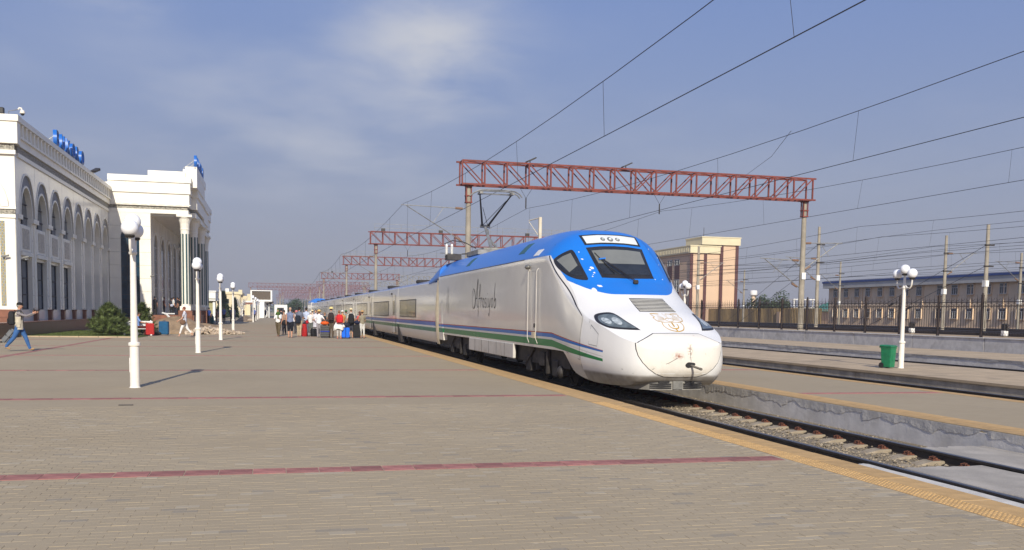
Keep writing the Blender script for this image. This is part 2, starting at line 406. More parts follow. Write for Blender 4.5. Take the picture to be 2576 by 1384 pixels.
# stones between the sleepers
struct(MB().rings([[(7.0, y, -.44), (7.5, y, -.40), (7.75, y, -.392), (9.05, y, -.392), (9.3, y, -.40), (10.3, y, -.44)] for y in (3, 60)], closed=False, cap=False).build('ballast', M['ballast']))
g = MB()
for i in range(9000):
    x = R.uniform(7.0, 10.2); y = 9.6+(R.random()**1.7)*14; s_ = R.uniform(.012, .034)
    z = -.388+R.gauss(0, .012)-(.0 if abs(x-8.4) < .75 else .03)
    v = [(x+s_*R.uniform(.7, 1.2)*a, y+s_*R.uniform(.7, 1.2)*b, z+s_*R.uniform(.5, .9)*c) for a, b, c in ((1, 0, 0), (0, 1, 0), (-1, 0, 0), (0, -1, 0), (0, 0, 1), (0, 0, -1))]
    g.add(v, [(0, 1, 4), (1, 2, 4), (2, 3, 4), (3, 0, 4), (1, 0, 5), (2, 1, 5), (3, 2, 5), (0, 3, 5)])
stuff(g.build('gravel', M['stone']))
def slab_edge(x0, x1, y0, y1, z0, z1, seed):
    q = random.Random(seed); pts = []
    for t in range(14): pts.append((x0+(x1-x0)*t/13, y1+q.gauss(0, .035)))
    pts += [(x1+q.gauss(0, .012), y1+(y0-y1)*t/14) for t in range(1, 15)]
    pts += [(x0+q.gauss(0, .012), y0+(y1-y0)*t/14) for t in range(0, 14)]
    return MB().poly(pts, lambda a, c: (a, c, z0), lambda a, c: (a, c, z1))
xs = T('crossing_slab', 'grey concrete crossing slab laid between the rails', 'slab', (8.4, 8, -.43))
slab_edge(7.86, 9.05, 4, 10.55, -.45, -.255, 4).build('slab', M['slab'], xs, world=True, bevel=.012)
xs = T('crossing_slab', 'pale concrete slab filling between far rail and platform wall', 'slab', (9.8, 9, -.43))
slab_edge(9.24, 10.37, 4, 12.1, -.45, -.235, 5).build('slab', M['slab'], xs, world=True, bevel=.012)
xs = T('crossing_slab', 'narrow whitish concrete strip along the near rail and yellow edge', 'slab', (7.3, 8, -.43))
slab_edge(7.2, 7.57, 4, 10.9, -.45, -.25, 6).build('slab', M['plaster'], xs, world=True, bevel=.01)
slab_edge(7.71, 7.84, 4, 10.4, -.45, -.29, 7).build('rail_edge_strip', M['sleeper'], xs, world=True, bevel=.01)
# ------------------------------------------------------------------ the train
TX, TY, TZ = 8.4, 18.66, -.22
def lerp_tab(tab, y):
    if y <= tab[0][0]: return tab[0][1:]
    for a, b in zip(tab, tab[1:]):
        if y <= b[0]:
            t = (y-a[0])/(b[0]-a[0]); return tuple(p+(q-p)*t for p, q in zip(a[1:], b[1:]))
    return tab[-1][1:]
#  y (absolute), top z, crease x, crease z, side x, bottom z, bottom x, crown power
NOSE = [(18.660, .80, .10, .79, .11, .68, .10, 2.0), (18.672, .99, .42, .93, .44, .50, .34, 2.0), (18.70, 1.09, .64, 1.0, .67, .43, .52, 2.1), (18.76, 1.17, .82, 1.04, .85, .37, .66, 2.2),
        (18.86, 1.225, .95, 1.07, .98, .28, .78, 2.2), (19.0, 1.275, 1.05, 1.10, 1.09, .22, .86, 2.3), (19.2, 1.36, 1.135, 1.15, 1.18, .16, .93, 2.3), (19.5, 1.52, 1.235, 1.245, 1.28, .12, 1.0, 2.3),
        (20.0, 1.73, 1.325, 1.39, 1.385, .10, 1.10, 2.4), (20.5, 1.91, 1.365, 1.50, 1.44, .10, 1.18, 2.5), (20.95, 2.095, 1.40, 1.605, 1.48, .12, 1.24, 2.7), (21.55, 2.36, 1.43, 1.84, 1.515, .2, 1.32, 3.1), (21.9, 2.53, 1.445, 1.985, 1.53, .32, 1.38, 3.4),
        (22.36, 2.86, 1.475, 2.20, 1.545, .74, 1.5, 3.7), (22.93, 3.295, 1.51, 2.60, 1.55, .75, 1.5, 3.8), (23.28, 3.56, 1.53, 2.85, 1.55, .75, 1.5, 3.6), (23.66, 3.765, 1.546, 3.10, 1.55, .75, 1.5, 3.4),
        (24.1, 3.86, 1.552, 3.165, 1.552, .75, 1.5, 3.2), (24.8, 3.92, 1.552, 3.17, 1.552, .75, 1.5, 3.4), (26, 3.93, 1.552, 3.17, 1.552, .75, 1.5, 3.5), (39.3, 3.93, 1.552, 3.17, 1.552, .75, 1.5, 3.5),
        (39.31, 3.93, 1.552, 3.17, 1.552, .50, 1.5, 3.5), (40.35, 3.93, 1.552, 3.17, 1.552, .50, 1.5, 3.5)]
def ring(y, t):
    zt, xc, zc, xm, zb, xb, pw = t
    half = []
    for i in range(15):
        u = i/14; x = xc*math.sin(u*math.pi/2)**.9 if u else 0
        half.append((x, zt-(zt-zc)*(x/xc)**pw))
    for u in (.08, .2, .36, .55, .72, .85, .94, 1):
        x = xc+(xm-xc)*math.sin(min(1, u*2.2)*math.pi/2)-(xm-xb)*max(0, (u-.55)/.45)**2.2
        half.append((x, zc+(zb-zc)*u))
    return [(TX+x, y, z) for x, z in half]+[(TX-x, y, z) for x, z in half[:0:-1]]
def smooth_tab(n):
    ys = []
    for a, b in zip(NOSE, NOSE[1:]):
        k = max(1, min(6, int((b[0]-a[0])/.1)));  k = 2 if b[0] > 24.9 else k
        ys += [a[0]+(b[0]-a[0])*i/k for i in range(k)]
    return ys+[NOSE[-1][0]]
def mono(tab, y):                                # Catmull-Rom through the stations so the hood is fair
    i = max(0, min(len(tab)-2, next((k for k in range(len(tab)-1) if y <= tab[k+1][0]), len(tab)-2)))
    p1, p2 = tab[i], tab[i+1]; p0 = tab[max(0, i-1)]; p3 = tab[min(len(tab)-1, i+2)]
    hh = p2[0]-p1[0]; t = (y-p1[0])/hh; o = []
    for k in range(1, 8):
        d1 = (p2[k]-p0[k])/max(1e-6, p2[0]-p0[0]); d2 = (p3[k]-p1[k])/max(1e-6, p3[0]-p1[0]); s = (p2[k]-p1[k])/hh
        if d1*s <= 0: d1 = 0
        else: d1 = math.copysign(min(abs(d1), 3*abs(s)), s)
        if d2*s <= 0: d2 = 0
        else: d2 = math.copysign(min(abs(d2), 3*abs(s)), s)
        o.append((2*t**3-3*t*t+1)*p1[k]+(t**3-2*t*t+t)*hh*d1+(-2*t**3+3*t*t)*p2[k]+(t**3-t*t)*hh*d2)
    return o
def livery():
    m, b = newmat('livery'); p = xco(); x, y, z = xsep(p); x = x.abs(); y = y+TY; z = z+TZ
    seam = X.op('MAXIMUM', (z-1.60)*1.61+21.12, 21.08)
    back = (y > seam)*(x > .7)
    zl = (x-.6).max(0.0).pow(2.0)*.58+2.13+(xnoise(xcomb(x*4.0, y*4.0, z*4.0), 1, 2)-.5)*.012
    blue = ((z > 3.145)+(z > zl)*(1.0-back)).sat()
    silver = back*(z < 3.145)
    n = xnoise(p, 2.2, 4)
    refl_streak = xnoise(xcomb(y*9.0, z*.55, 0.0), 1.0, 4, .6).step(.50, .70)*z.step(.9, 2.2)*(1.0-z.step(2.9, 3.3))  # smeared vertical reflections painted into the silver as paler streaks
    white = xmix(n*.5, (.79, .78, .76), (.74, .725, .70))
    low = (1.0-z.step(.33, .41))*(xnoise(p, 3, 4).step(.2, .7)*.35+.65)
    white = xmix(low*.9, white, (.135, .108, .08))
    sil = xmix(n, (.74, .705, .64), (.79, .755, .69)); sil = xmix(refl_streak*.28, sil, (.82, .80, .76))
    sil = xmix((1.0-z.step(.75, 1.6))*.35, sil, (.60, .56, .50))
    bl = xmix(n, (.008, .155, .60), (.012, .185, .66))
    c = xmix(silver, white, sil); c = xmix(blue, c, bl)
    zz = z+X.op('MAXIMUM', (23.3-y)*.092, 0.0); th = (y-19.3).max(0.0)*.25
    th = (th.min(1.0))*.75+.25
    def band(a, w): return (zz < a)*(zz > (a-w*th))
    on = (y > 19.87)*(x > .6)
    c = xmix(on*band(1.185, .125), c, (.02, .145, .46)); c = xmix(on*band(1.185, .03), c, (.34, .045, .025)); c = xmix(on*band(1.06, .055), c, (.62, .61, .58)); c = xmix(on*band(1.005, .185)*(zz < 1.0), c, (.012, .20, .06))
    put(b, 'Base Color', c); put(b, 'Metallic', silver*.12*(zz > 1.19))
    put(b, 'Roughness', (silver*-.08+.30+n*.06)); put(b, 'Specular IOR Level', .5-(on*(zz < 1.185)*(zz > .82))*.42); put(b, 'Coat Weight', silver*(zz > 1.19)*.6+.15); put(b, 'Coat Roughness', .09)
    bump(b, xnoise(p, 1.6, 2), .006, .35); return m
M['livery'] = livery()
def hatch_mat():
    m, b = newmat('dirty_hatch'); p = xco(); x, y, z = xsep(p); z = z+TZ
    n = xnoise(p, 2.5, 4); c = xmix(n, (.76, .73, .67), (.71, .67, .60))
    c = xmix(xnoise(p, 26, 3, .6).step(.66, .74)*.5, c, (.30, .21, .13)); c = xmix(xnoise(p, 5, 5, .7, 1).step(.62, .76)*.55, c, (.36, .22, .13)); rx_ = X.op('EXPONENT', ((x+.10)*(x+.10)*90.0+(z-.80)*(z-.80)*260.0)*-1.0)*xnoise(p, 18, 4).step(.35, .6); c = xmix(rx_*.9, c, (.27, .075, .03)); rx2 = X.op('EXPONENT', ((x-.17)*(x-.17)*300.0+(z-.92)*(z-.92)*60.0)*-1.0)*xnoise(p, 24, 4).step(.42, .6); c = xmix(rx2*.8, c, (.25, .10, .05))
    c = xmix((1.0-z.step(.35, .85))*.35*xnoise(p, 4, 4).step(.25, .65), c, (.46, .38, .28))
    put(b, 'Base Color', c); put(b, 'Roughness', .38); return m
M['hatch'] = hatch_mat()
M['glass'] = pbr('dark_glass', (.022, .025, .028), .07, var=.2, spec=.55)
M['blind'] = pbr('sun_blind_behind_glass', (.175, .18, .165), .16, var=.06, scale=2, spec=.6)
M['lens'] = pbr('lamp_glass', (.42, .46, .47), .08, var=.35, scale=14, spec=.7)
M['tintglass'] = pbr('headlight_glass', (.12, .145, .155), .06, var=.3, scale=5)
M['panel_white'] = pbr('lamp_panel', (.68, .70, .68), .2, var=.03)
M['rod'] = pbr('drawbar_steel', (.22, .20, .17), .5, metal=.5)
M['skirt'] = pbr('skirt_paint', (.56, .53, .48), .5, var=.07, scale=2, dirt=(.38, .32, .25), dscale=1.4)
M['cow'] = pbr('cowcatcher_paint', (.27, .255, .23), .55, var=.1, scale=3, dirt=(.2, .17, .14), dscale=2)
M['blue_paint'] = pbr('blue_paint', (.012, .16, .58), .35, var=.08)
M['mesh_vent'] = pbr('roof_mesh', (.035, .12, .15), .7, var=.2, scale=30)
M['gangway'] = pbr('gangway_rubber', (.62, .53, .37), .6, var=.12, scale=4)
M['bogie'] = pbr('bogie_grime', (.026, .021, .018), .8, var=.5, scale=6, dirt=(.06, .05, .04), dscale=4)
loco = T('power_car', 'white, blue and silver streamlined power car at the head of the train', 'locomotive', (TX, TY, TZ))
b = MB(); b.rings([ring(y, mono(NOSE, y)) for y in smooth_tab(3)])
body = b.build('body', M['livery'], loco, world=True, smooth=True)
me = body.data; BV = BVHTree.FromPolygons([v.co.copy() for v in me.vertices], [tuple(p.vertices) for p in me.polygons])
LO = Vector((TX, TY, TZ))
def onto(a, c, mode):
    if mode == 'F': o, dr = Vector((a, -3, c))-Vector((0, 0, TZ)), Vector((0, 1, 0))          # a = offset across, c = height
    elif mode == 'L': o, dr = Vector((-4, a-TY, c-TZ)), Vector((1, 0, 0))                        # a = y along, from the left
    elif mode == 'R': o, dr = Vector((4, a-TY, c-TZ)), Vector((-1, 0, 0))
    else: o, dr = Vector((c, a-TY, 8)), Vector((0, 0, -1))                                       # from above: a = y, c = across
    hit = BV.ray_cast(o, dr)
    if hit[0] is None: return None
    n = hit[1]; n = n if n.dot(dr) < 0 else -n
    return hit[0], n
def inside(p, poly):
    c = False
    for (x1, y1), (x2, y2) in zip(poly, poly[1:]+poly[:1]):
        if (y1 > p[1]) != (y2 > p[1]) and p[0] < (x2-x1)*(p[1]-y1)/(y2-y1)+x1: c = not c
    return c
def dense(poly, st):
    o = []
    for (x1, y1), (x2, y2) in zip(poly, poly[1:]+poly[:1]):
        k = max(1, int(math.hypot(x2-x1, y2-y1)/st)); o += [(x1+(x2-x1)*i/k, y1+(y2-y1)*i/k) for i in range(k)]
    return o
def cr(pts, k=5):                                # closed Catmull-Rom through outline points
    o = []; n = len(pts)
    for i in range(n):
        a, b_, c, d_ = pts[i-1], pts[i], pts[(i+1) % n], pts[(i+2) % n]
        for j in range(k):
            t = j/k; o.append(tuple(.5*(2*b_[q]+(c[q]-a[q])*t+(2*a[q]-5*b_[q]+4*c[q]-d_[q])*t*t+(3*b_[q]-a[q]-3*c[q]+d_[q])*t**3) for q in (0, 1)))
    return o
def patch(name, poly, mode, mat, parent, off, st=.07, depth=.02):
    B = dense(poly, st); xs = [p[0] for p in B]; ys = [p[1] for p in B]; pts = list(B); n = len(B)
    x = min(xs)+st/2
    while x < max(xs):
        y = min(ys)+st/2
        while y < max(ys):
            if inside((x, y), poly) and min((x-a)**2+(y-c)**2 for a, c in B) > (st*.5)**2: pts.append((x, y))
            y += st
        x += st
    r_ = delaunay_2d_cdt([Vector(p) for p in pts], [], [list(range(n))], 1, 1e-5)
    V, F = r_[0], r_[2]; top = []; bot = []; ok = []
    for p in V:
        q = onto(p.x, p.y, mode)
        if q is None: top.append(None); bot.append(None); continue
        top.append(q[0]+q[1]*off); bot.append(q[0]-q[1]*depth)
    mp = {}; vs = []
    for i, p in enumerate(top):
        if p is not None: mp[i] = len(vs); vs.append(p)
    mb = MB(); fs = [tuple(mp[i] for i in q) for q in F if all(i in mp for i in q)]
    cnt = {}
    for q in fs:
        for a, c in zip(q, q[1:]+q[:1]): cnt[(a, c)] = 1
    inv = {v: k for k, v in mp.items()}; low = {}
    for a, c in list(cnt):
        if (c, a) not in cnt:
            for e in (a, c):
                if e not in low: low[e] = len(vs); vs.append(bot[inv[e]])
            fs.append((c, a, low[a], low[c]))
    return mb.add(vs, fs).build(name, mat, parent, smooth=True)
def stroke(pts, mode, w, off, mbx):              # flat ribbon following the surface
    L, Rr = [], []; n = len(pts)
    for i, p in enumerate(pts):
        a = pts[max(0, i-1)]; c = pts[min(n-1, i+1)]; tx, ty = c[0]-a[0], c[1]-a[1]; l = math.hypot(tx, ty) or 1
        ww = w(i/(n-1)) if callable(w) else w
        nx, ny = -ty/l*ww/2, tx/l*ww/2
        q1, q2 = onto(p[0]+nx, p[1]+ny, mode), onto(p[0]-nx, p[1]-ny, mode)
        if not q1 or not q2: continue
        L.append(q1[0]+q1[1]*off); Rr.append(q2[0]+q2[1]*off)
    if len(L) > 1: mbx.rings([[a, c] for a, c in zip(L, Rr)], closed=False, cap=False)
def flow(pts, k=6):                              # open Catmull-Rom
    P = [pts[0]]+list(pts)+[pts[-1]]; o = []
    for i in range(1, len(P)-2):
        a, b_, c, d_ = P[i-1], P[i], P[i+1], P[i+2]
        for j in range(k):
            t = j/k; o.append(tuple(.5*(2*b_[q]+(c[q]-a[q])*t+(2*a[q]-5*b_[q]+4*c[q]-d_[q])*t*t+(3*b_[q]-a[q]-3*c[q]+d_[q])*t**3) for q in (0, 1)))
    return o+[tuple(pts[-1])]
def grow(poly, e):
    cx = sum(p[0] for p in poly)/len(poly); cy = sum(p[1] for p in poly)/len(poly)
    return [(cx+(x-cx)*(1+e/max(.05, abs(x-cx)+.001)*min(1, abs(x-cx)/.1)), cy+(y-cy)*(1+e/max(.05, abs(y-cy)+.001)*min(1, abs(y-cy)/.1))) for x, y in poly]
# coupler hatch with its black joint
HT = [(-.53, 1.262), (0, 1.272), (.53, 1.262), (.98, 1.06), (.975, .93), (.94, .80), (.86, .66), (.74, .53), (.58, .42), (.38, .36), (.0, .345), (-.38, .36), (-.58, .42), (-.74, .53), (-.86, .66), (-.94, .80), (-.975, .93), (-.98, 1.06)]
hj = MB(); stroke(dense(HT, .04)+[HT[0], HT[1]], 'F', .014, .004, hj); hj.build('hatch_joint', M['black'], loco)
hatch = patch('coupler_hatch', [(x*.991, .8+(z-.8)*.988) for x, z in HT], 'F', M['hatch'], loco, .0075)
patch('drawbar_opening', cr([(.06, .61), (.10, .56), (.18, .56), (.27, .60), (.28, .65), (.18, .67), (.11, .665)], 3), 'F', M['black'], hatch, .018, .04)
MB().tube([(TX+.17, 18.9, .63), (TX+.245, 18.26, .545)], .026, 8).tube([(TX+.24, 18.30, .55), (TX+.245, 18.26, .545)], .031, 8).build('drawbar', M['rod'], hatch, world=True, smooth=True)
q = MB(); stroke([(-.66, .52), (-.3, .66), (-.12, .76)], 'F', .008, .0145, q); stroke([(.17, .98), (.17, .8), (.19, .68)], 'F', .006, .0145, q); stroke([(.15, .56), (.06, .37)], 'F', .007, .0145, q); q.build('hatch_scratch', M['bogie'], hatch)
# grille
GR = [(-.40, 2.04), (.44, 2.04), (.44, 1.73), (-.44, 1.73)]
gr = patch('vent_grille', GR, 'F', M['black'], loco, .002)
for i in range(9):
    z = 2.010-i*.0325; w = .405+(2.03-z)*.1; q = MB()
    rs = []
    for k in range(9):
        x = -w+2*w*k/8+.01; a = onto(x, z+.003, 'F'); c = onto(x, z-.003, 'F'); rs.append([a[0]+a[1]*.001, a[0]+a[1]*.010, c[0]+c[1]*.014, c[0]+c[1]*.001])
    q.rings(rs).build('slat', M['white'], gr)
# windscreen, light panel
WS = [(-.75, 3.325), (-.38, 3.37), (0, 3.385), (.38, 3.37), (.75, 3.325), (.67, 2.545), (0, 2.53), (-.67, 2.545)]
ws = patch('windscreen', WS, 'F', M['black'], loco, .006)
patch('windscreen_glass', [(-.68, 3.285), (-.3, 3.32), (0, 3.328), (.3, 3.32), (.68, 3.285), (.605, 2.63), (-.605, 2.63)], 'F', M['glass'], ws, .012)
patch('sun_blind', [(-.645, 3.24), (-.3, 3.275), (0, 3.283), (.3, 3.275), (.645, 3.24), (.615, 2.905), (-.605, 2.905)], 'F', M['blind'], ws, .0145)
LP = [(-.77, 3.67), (-.35, 3.712), (0, 3.72), (.35, 3.712), (.77, 3.67), (.75, 3.395), (.3, 3.435), (0, 3.44), (-.3, 3.435), (-.75, 3.395)]
lp = patch('light_panel', LP, 'F', M['black'], loco, .006)
patch('panel_glass', [(-.71, 3.64), (-.3, 3.68), (0, 3.687), (.3, 3.68), (.71, 3.64), (.69, 3.44), (.3, 3.472), (0, 3.478), (-.3, 3.472), (-.69, 3.44)], 'F', M['panel_white'], lp, .012)
for x, r_ in ((-.22, .045), (-.02, .058), (.18, .045)):
    C0 = onto(x, 3.565, 'F'); bz = patch('roof_lamp', [(x+r_*1.35*math.cos(k*math.pi/6), 3.565+r_*1.1*math.sin(k*math.pi/6)) for k in range(12)], 'F', M['grey_metal'], lp, .016, .03)
    C1 = C0[0]+C0[1]*.02; MB().ball(tuple(C1), (r_*.8, r_*.5, r_*.7), 10, 6).build('lamp_glass', M['lens'], bz, smooth='all')
# wiper
def sp(x, z, o_): h_ = onto(x, z, 'F'); return h_[0]+h_[1]*o_
wp = MB()
for dlt in (0, .03): wp.tube([sp(.05+dlt, 2.42+dlt, .05), sp(-.18+dlt, 2.67, .06), sp(-.38+dlt, 2.86, .06), sp(-.50+dlt, 2.98, .05)], .010, 5)
wp.tube([sp(-.60, 3.17, .03), sp(-.50, 2.97, .035), sp(-.32, 2.64, .035)], .011, 5)
wpo = wp.build('wiper', M['black'], loco)
MB().cb(tuple(sp(.06, 2.40, .05)), (.12, .09, .1)).build('wiper_motor', M['bogie'], wpo, bevel=.02)
MB().bar(sp(-.57, 2.99, .045), sp(-.40, 3.01, .05), .05, .035).build('wiper_clamp', M['blue_paint'], wpo)
# headlights and side windows
for s in (-1, 1):
    HL = cr([(s*1.315, 1.57), (s*1.25, 1.655), (s*1.10, 1.70), (s*.96, 1.685), (s*.865, 1.51), (s*.73, 1.345), (s*.74, 1.33), (s*1.0, 1.335), (s*1.24, 1.36), (s*1.335, 1.45)], 3)
    hl = patch('headlight', HL, 'F', M['black'], loco, .005, .05)
    cx, cz = s*1.07, 1.50
    patch('headlight_cover', [(cx+(x-cx)*.84, cz+(z-cz)*.78) for x, z in HL], 'F', M['tintglass'], hl, .011, .05)
    for x, r_ in ((1.19, .062), (1.03, .072)):
        patch('lamp', [(s*x+r_*math.cos(k*math.pi/6), 1.505+r_*1.15*math.sin(k*math.pi/6)) for k in range(12)], 'F', M['lens'], hl, .016, .04)
    xk = (lambda v: v if s < 0 else 1.49-(1.49-v)*.5)
    SW = cr([(s*1.485, 3.0), (s*1.45, 3.06), (s*1.34, 3.15), (s*1.2, 3.23), (s*1.085, 3.27), (s*1.04, 3.18), (s*1.01, 2.84), (s*.985, 2.52), (s*1.07, 2.48), (s*1.21, 2.51), (s*1.33, 2.59), (s*1.43, 2.73), (s*1.48, 2.87)], 3)
    SW = [(s*xk(abs(x)), z) for x, z in SW]
    sw = patch('side_window', SW, 'F', M['black'], loco, .006, .06)
    patch('side_glass', [(s*xk(x), z) for x, z in ((1.445, 3.0), (1.3, 3.12), (1.12, 3.20), (1.065, 2.9), (1.06, 2.60), (1.2, 2.58), (1.32, 2.66), (1.41, 2.82))], 'F', M['glass'], sw, .011, .06)
    patch('side_blind', [(s*xk(x), z) for x, z in ((1.43, 3.0), (1.3, 3.10), (1.13, 3.18), (1.09, 2.85), (1.29, 2.68))], 'F', M['blind'], sw, .0135, .06)
# gold emblem on the hood: sun disc, rays, wings and a shield
q = MB(); e0 = 1.51
def G(pts, w=.03, k=5): stroke(flow([(x+.07, e0+z*.84) for x, z in pts], k), 'F', w, .003, q)
for s in (-1, 1):
    G([(s*.30, .02), (s*.34, .10), (s*.29, .13), (s*.33, .21), (s*.14, .205)], .016, 2); G([(s*.30, .02), (s*.16, -.01)], .012, 2)
    G([(s*.22, -.005), (s*.235, -.10), (s*.17, -.19), (s*.06, -.23), (0, -.235)], .016)
    for a in range(5): G([(s*.10, .055+a*.012), (s*(.28-.02*a), .03+a*.036)], .005, 1)
    G([(s*.10, -.05), (s*.10, -.12), (s*.055, -.16), (s*.0, -.165)], .02)
G([(.09*math.cos(k*math.pi/8), .055+.045*math.sin(k*math.pi/8)) for k in range(17)], .008, 1)
G([(-.05, .22), (0, .07), (.02, .21)], .008, 1); G([(.02, .21), (.12, .205), (.26, .09)], .008, 1); G([(0, -.01), (0, -.12)], .035, 2); G([(0, -.165), (0, -.235)], .03, 1); G([(-.16, -.01), (.16, -.01)], .007, 2)
q.build('emblem', M['gold'], loco)
# chipped paint on the blue
chips = [(-.80, 2.79, .06, .035), (-.87, 2.74, .035, .02), (-.80, 2.67, .03, .018), (-.87, 2.575, .022, .018), (-.82, 2.335, .075, .03), (-.98, 2.235, .055, .05), (-.95, 3.21, .018, .015), (-.94, 3.02, .03, .018), (1.0, 3.35, .02, .015), (.70, 2.53, .018, .012), (.95, 2.54, .02, .012), (1.22, 3.13, .015, .015), (1.1, 2.93, .014, .012), (-.84, 2.62, .015, .012)]
for x, z, a, c in chips:
    k = 9; patch('paint_chip', [(x+a*R.uniform(.5, 1.1)*math.cos(2*math.pi*i/k), z+c*R.uniform(.5, 1.2)*math.sin(2*math.pi*i/k)) for i in range(k)], 'F', M['white'], loco, .003, .03, .001)
# seams, doors, handrails, plates on both sides
for s, md in ((-1, 'L'), (1, 'R')):
    q = MB(); stroke(flow([(23.66, 3.14), (22.99, 2.66), (22.05, 2.11), (21.17, 1.62)], 14), md, .024, .004, q); stroke([(21.12-.0*i, 1.62-.2*i) for i in range(7)], md, .012, .004, q); stroke([(20.72, 1.5), (20.72, .75), (21.12, .70)], md, .01, .004, q)
    stroke([(20.6, 1.42), (20.6, .98), (20.15, .95), (20.15, 1.22), (20.6, 1.42)], md, .01, .004, q); stroke([(26+.7*i, 3.15) for i in range(21)], md, .018, .004, q); stroke([(24.0, 3.15), (23.9, 3.45), (23.95, 3.8)], md, .015, .004, q)
    stroke([(22.1, .74), (21.15, .60)], md, .012, .004, q); stroke([(19.2, .5), (18.95, .42)], md, .01, .004, q)
    for yy in (27.3, 28.5, 29.6, 30.7, 31.8): stroke([(yy, .80), (yy, .78)], md, .01, .004, q)
    q.build('panel_seam', M['black'], loco)
    for yy in (25.43, 24.57):
        xx = TX+s*1.60
        MB().tube([(TX+s*1.552, yy, 2.86), (xx, yy, 2.78), (xx, yy, .98), (TX+s*1.56, yy-.03, .86)], .010, 6).build('door_handrail', M['skirt'], loco, world=True, smooth=True)
    q = MB(); stroke([(25.2, 2.80), (24.8, 2.80), (24.8, 1.05), (25.2, 1.05), (25.2, 2.80)], md, .014, .004, q); q.build('door_outline', M['grey_metal'], loco)
    MB().box(TX+s*1.552, TX+s*1.60, 24.72, 25.0, 1.0, 1.16).build('door_step', M['gangway'], loco, world=True)
    MB().ball((TX+s*1.61, 25.5, 2.93), (.07, .16, .07), 10, 6).build('mirror_camera', M['grey_metal'], loco, world=True, smooth='all')
    wpn = patch('roof_flap', [(25.15, 3.20), (24.65, 3.20), (24.5, 3.36), (25.0, 3.36)], md, M['white'], loco, .012)
    for a in (26.55, 34.4):
        patch('roof_vent', [(a+.65, 3.36), (a-.02, 3.36), (a-.15, 3.66), (a+.5, 3.66)], md, M['mesh_vent'], loco, .006)
    MB().box(TX+s*1.44, TX+s*1.53, 27.3, 33.85, .33, .765).build('side_skirt', M['skirt'], loco, world=True, bevel=.015)
    q = MB()
    for yy in (28.4, 29.5, 30.6, 31.7, 32.8): q.box(TX+s*1.53, TX+s*1.534, yy-.01, yy+.01, .34, .75)
    q.build('skirt_seam', M['bogie'], loco, world=True)
# name in script, emblem of the ornament, number
lt = MB()
def W_(pts, w=.03): stroke([(33.25-a*1.0, 1.83+c) for a, c in flow(pts, 6)], 'L', w*1.5, .004, lt)
W_([(.42, .62), (.25, .66), (.05, .5), (.02, .2), (.2, -.02), (.42, .05), (.55, .3), (.5, .55), (.38, .58), (.3, .42)], .022)
W_([(.45, -.02), (.62, .3), (.82, .68), (.95, .95), (1.0, .9), (.9, .5), (.86, .15), (.95, 0)], .035); W_([(.55, .3), (.9, .34)], .02)
W_([(1.02, -.3), (1.15, .2), (1.30, .75), (1.40, .7), (1.28, .4)], .03); W_([(1.08, .3), (1.35, .32)], .02)
W_([(1.42, .32), (1.48, .30), (1.46, 0)], .03); W_([(1.47, .2), (1.6, .34), (1.68, .28)], .02)
W_([(1.92, .3), (1.8, .28), (1.76, .1), (1.86, .01), (1.98, .12), (1.96, .26), (1.9, .3)], .028)
W_([(2.28, .3), (2.16, .3), (2.14, .2), (2.28, .12), (2.24, .01), (2.1, .03)], .026)
W_([(2.45, .3), (2.42, .05), (2.5, 0)], .03); W_([(2.48, .44), (2.49, .47)], .035)
W_([(2.66, .3), (2.66, .08), (2.78, .03), (2.92, .3)], .028); W_([(2.92, .3), (2.82, -.1), (2.72, -.26), (2.66, -.18)], .028)
W_([(3.25, .3), (3.12, .27), (3.08, .1), (3.18, .01), (3.3, .12), (3.28, .26), (3.22, .3)], .028)
W_([(3.62, .78), (3.52, .4), (3.47, .06), (3.6, .0), (3.72, .14), (3.66, .28), (3.52, .2)], .03)
lt.build('name_lettering', M['black'], loco)
em = MB()
for a in ([(0, 1.05), (-.12, .85), (.12, .82), (0, 1.05)], [(-.09, .82), (-.12, .5), (.12, .5), (.09, .82)], [(-.18, .5), (.18, .47), (-.17, .40), (.17, .37), (-.15, .3), (.12, .28)], [(-.1, .2), (-.14, -.1), (-.1, -.38), (.0, -.46), (.1, -.38), (.14, -.1), (.1, .2)], [(-.45, .4), (-.3, .2), (-.5, -.3)], [(0, .15), (0, -.3)]):
    stroke([(38.05-x, 1.95+z*.72) for x, z in a], 'L', .03, .004, em)
em.build('ornament_emblem', M['grey_metal'], loco)
def text_mesh(s, size, name, mat, parent, loc, rot, ext=.004, sx=1):
    cu = bpy.data.curves.new(name, 'FONT'); cu.body = s; cu.size = size; cu.extrude = ext; cu.align_x = 'LEFT'
    o = bpy.data.objects.new(name, cu); COL.objects.link(o); bpy.context.view_layer.update()
    me_ = bpy.data.meshes.new_from_object(o.evaluated_get(bpy.context.evaluated_depsgraph_get())); bpy.data.objects.remove(o)
    me_.materials.clear(); me_.materials.append(mat)
    n = bpy.data.objects.new(name, me_); COL.objects.link(n); n.parent = parent; n.location = loc; n.rotation_euler = rot; n.scale = (sx, 1, 1); return n
text_mesh('05', .16, 'car_number', M['black'], loco, (-1.556, 24.98-TY, 1.28-TZ), (rad(90), 0, rad(-90)))
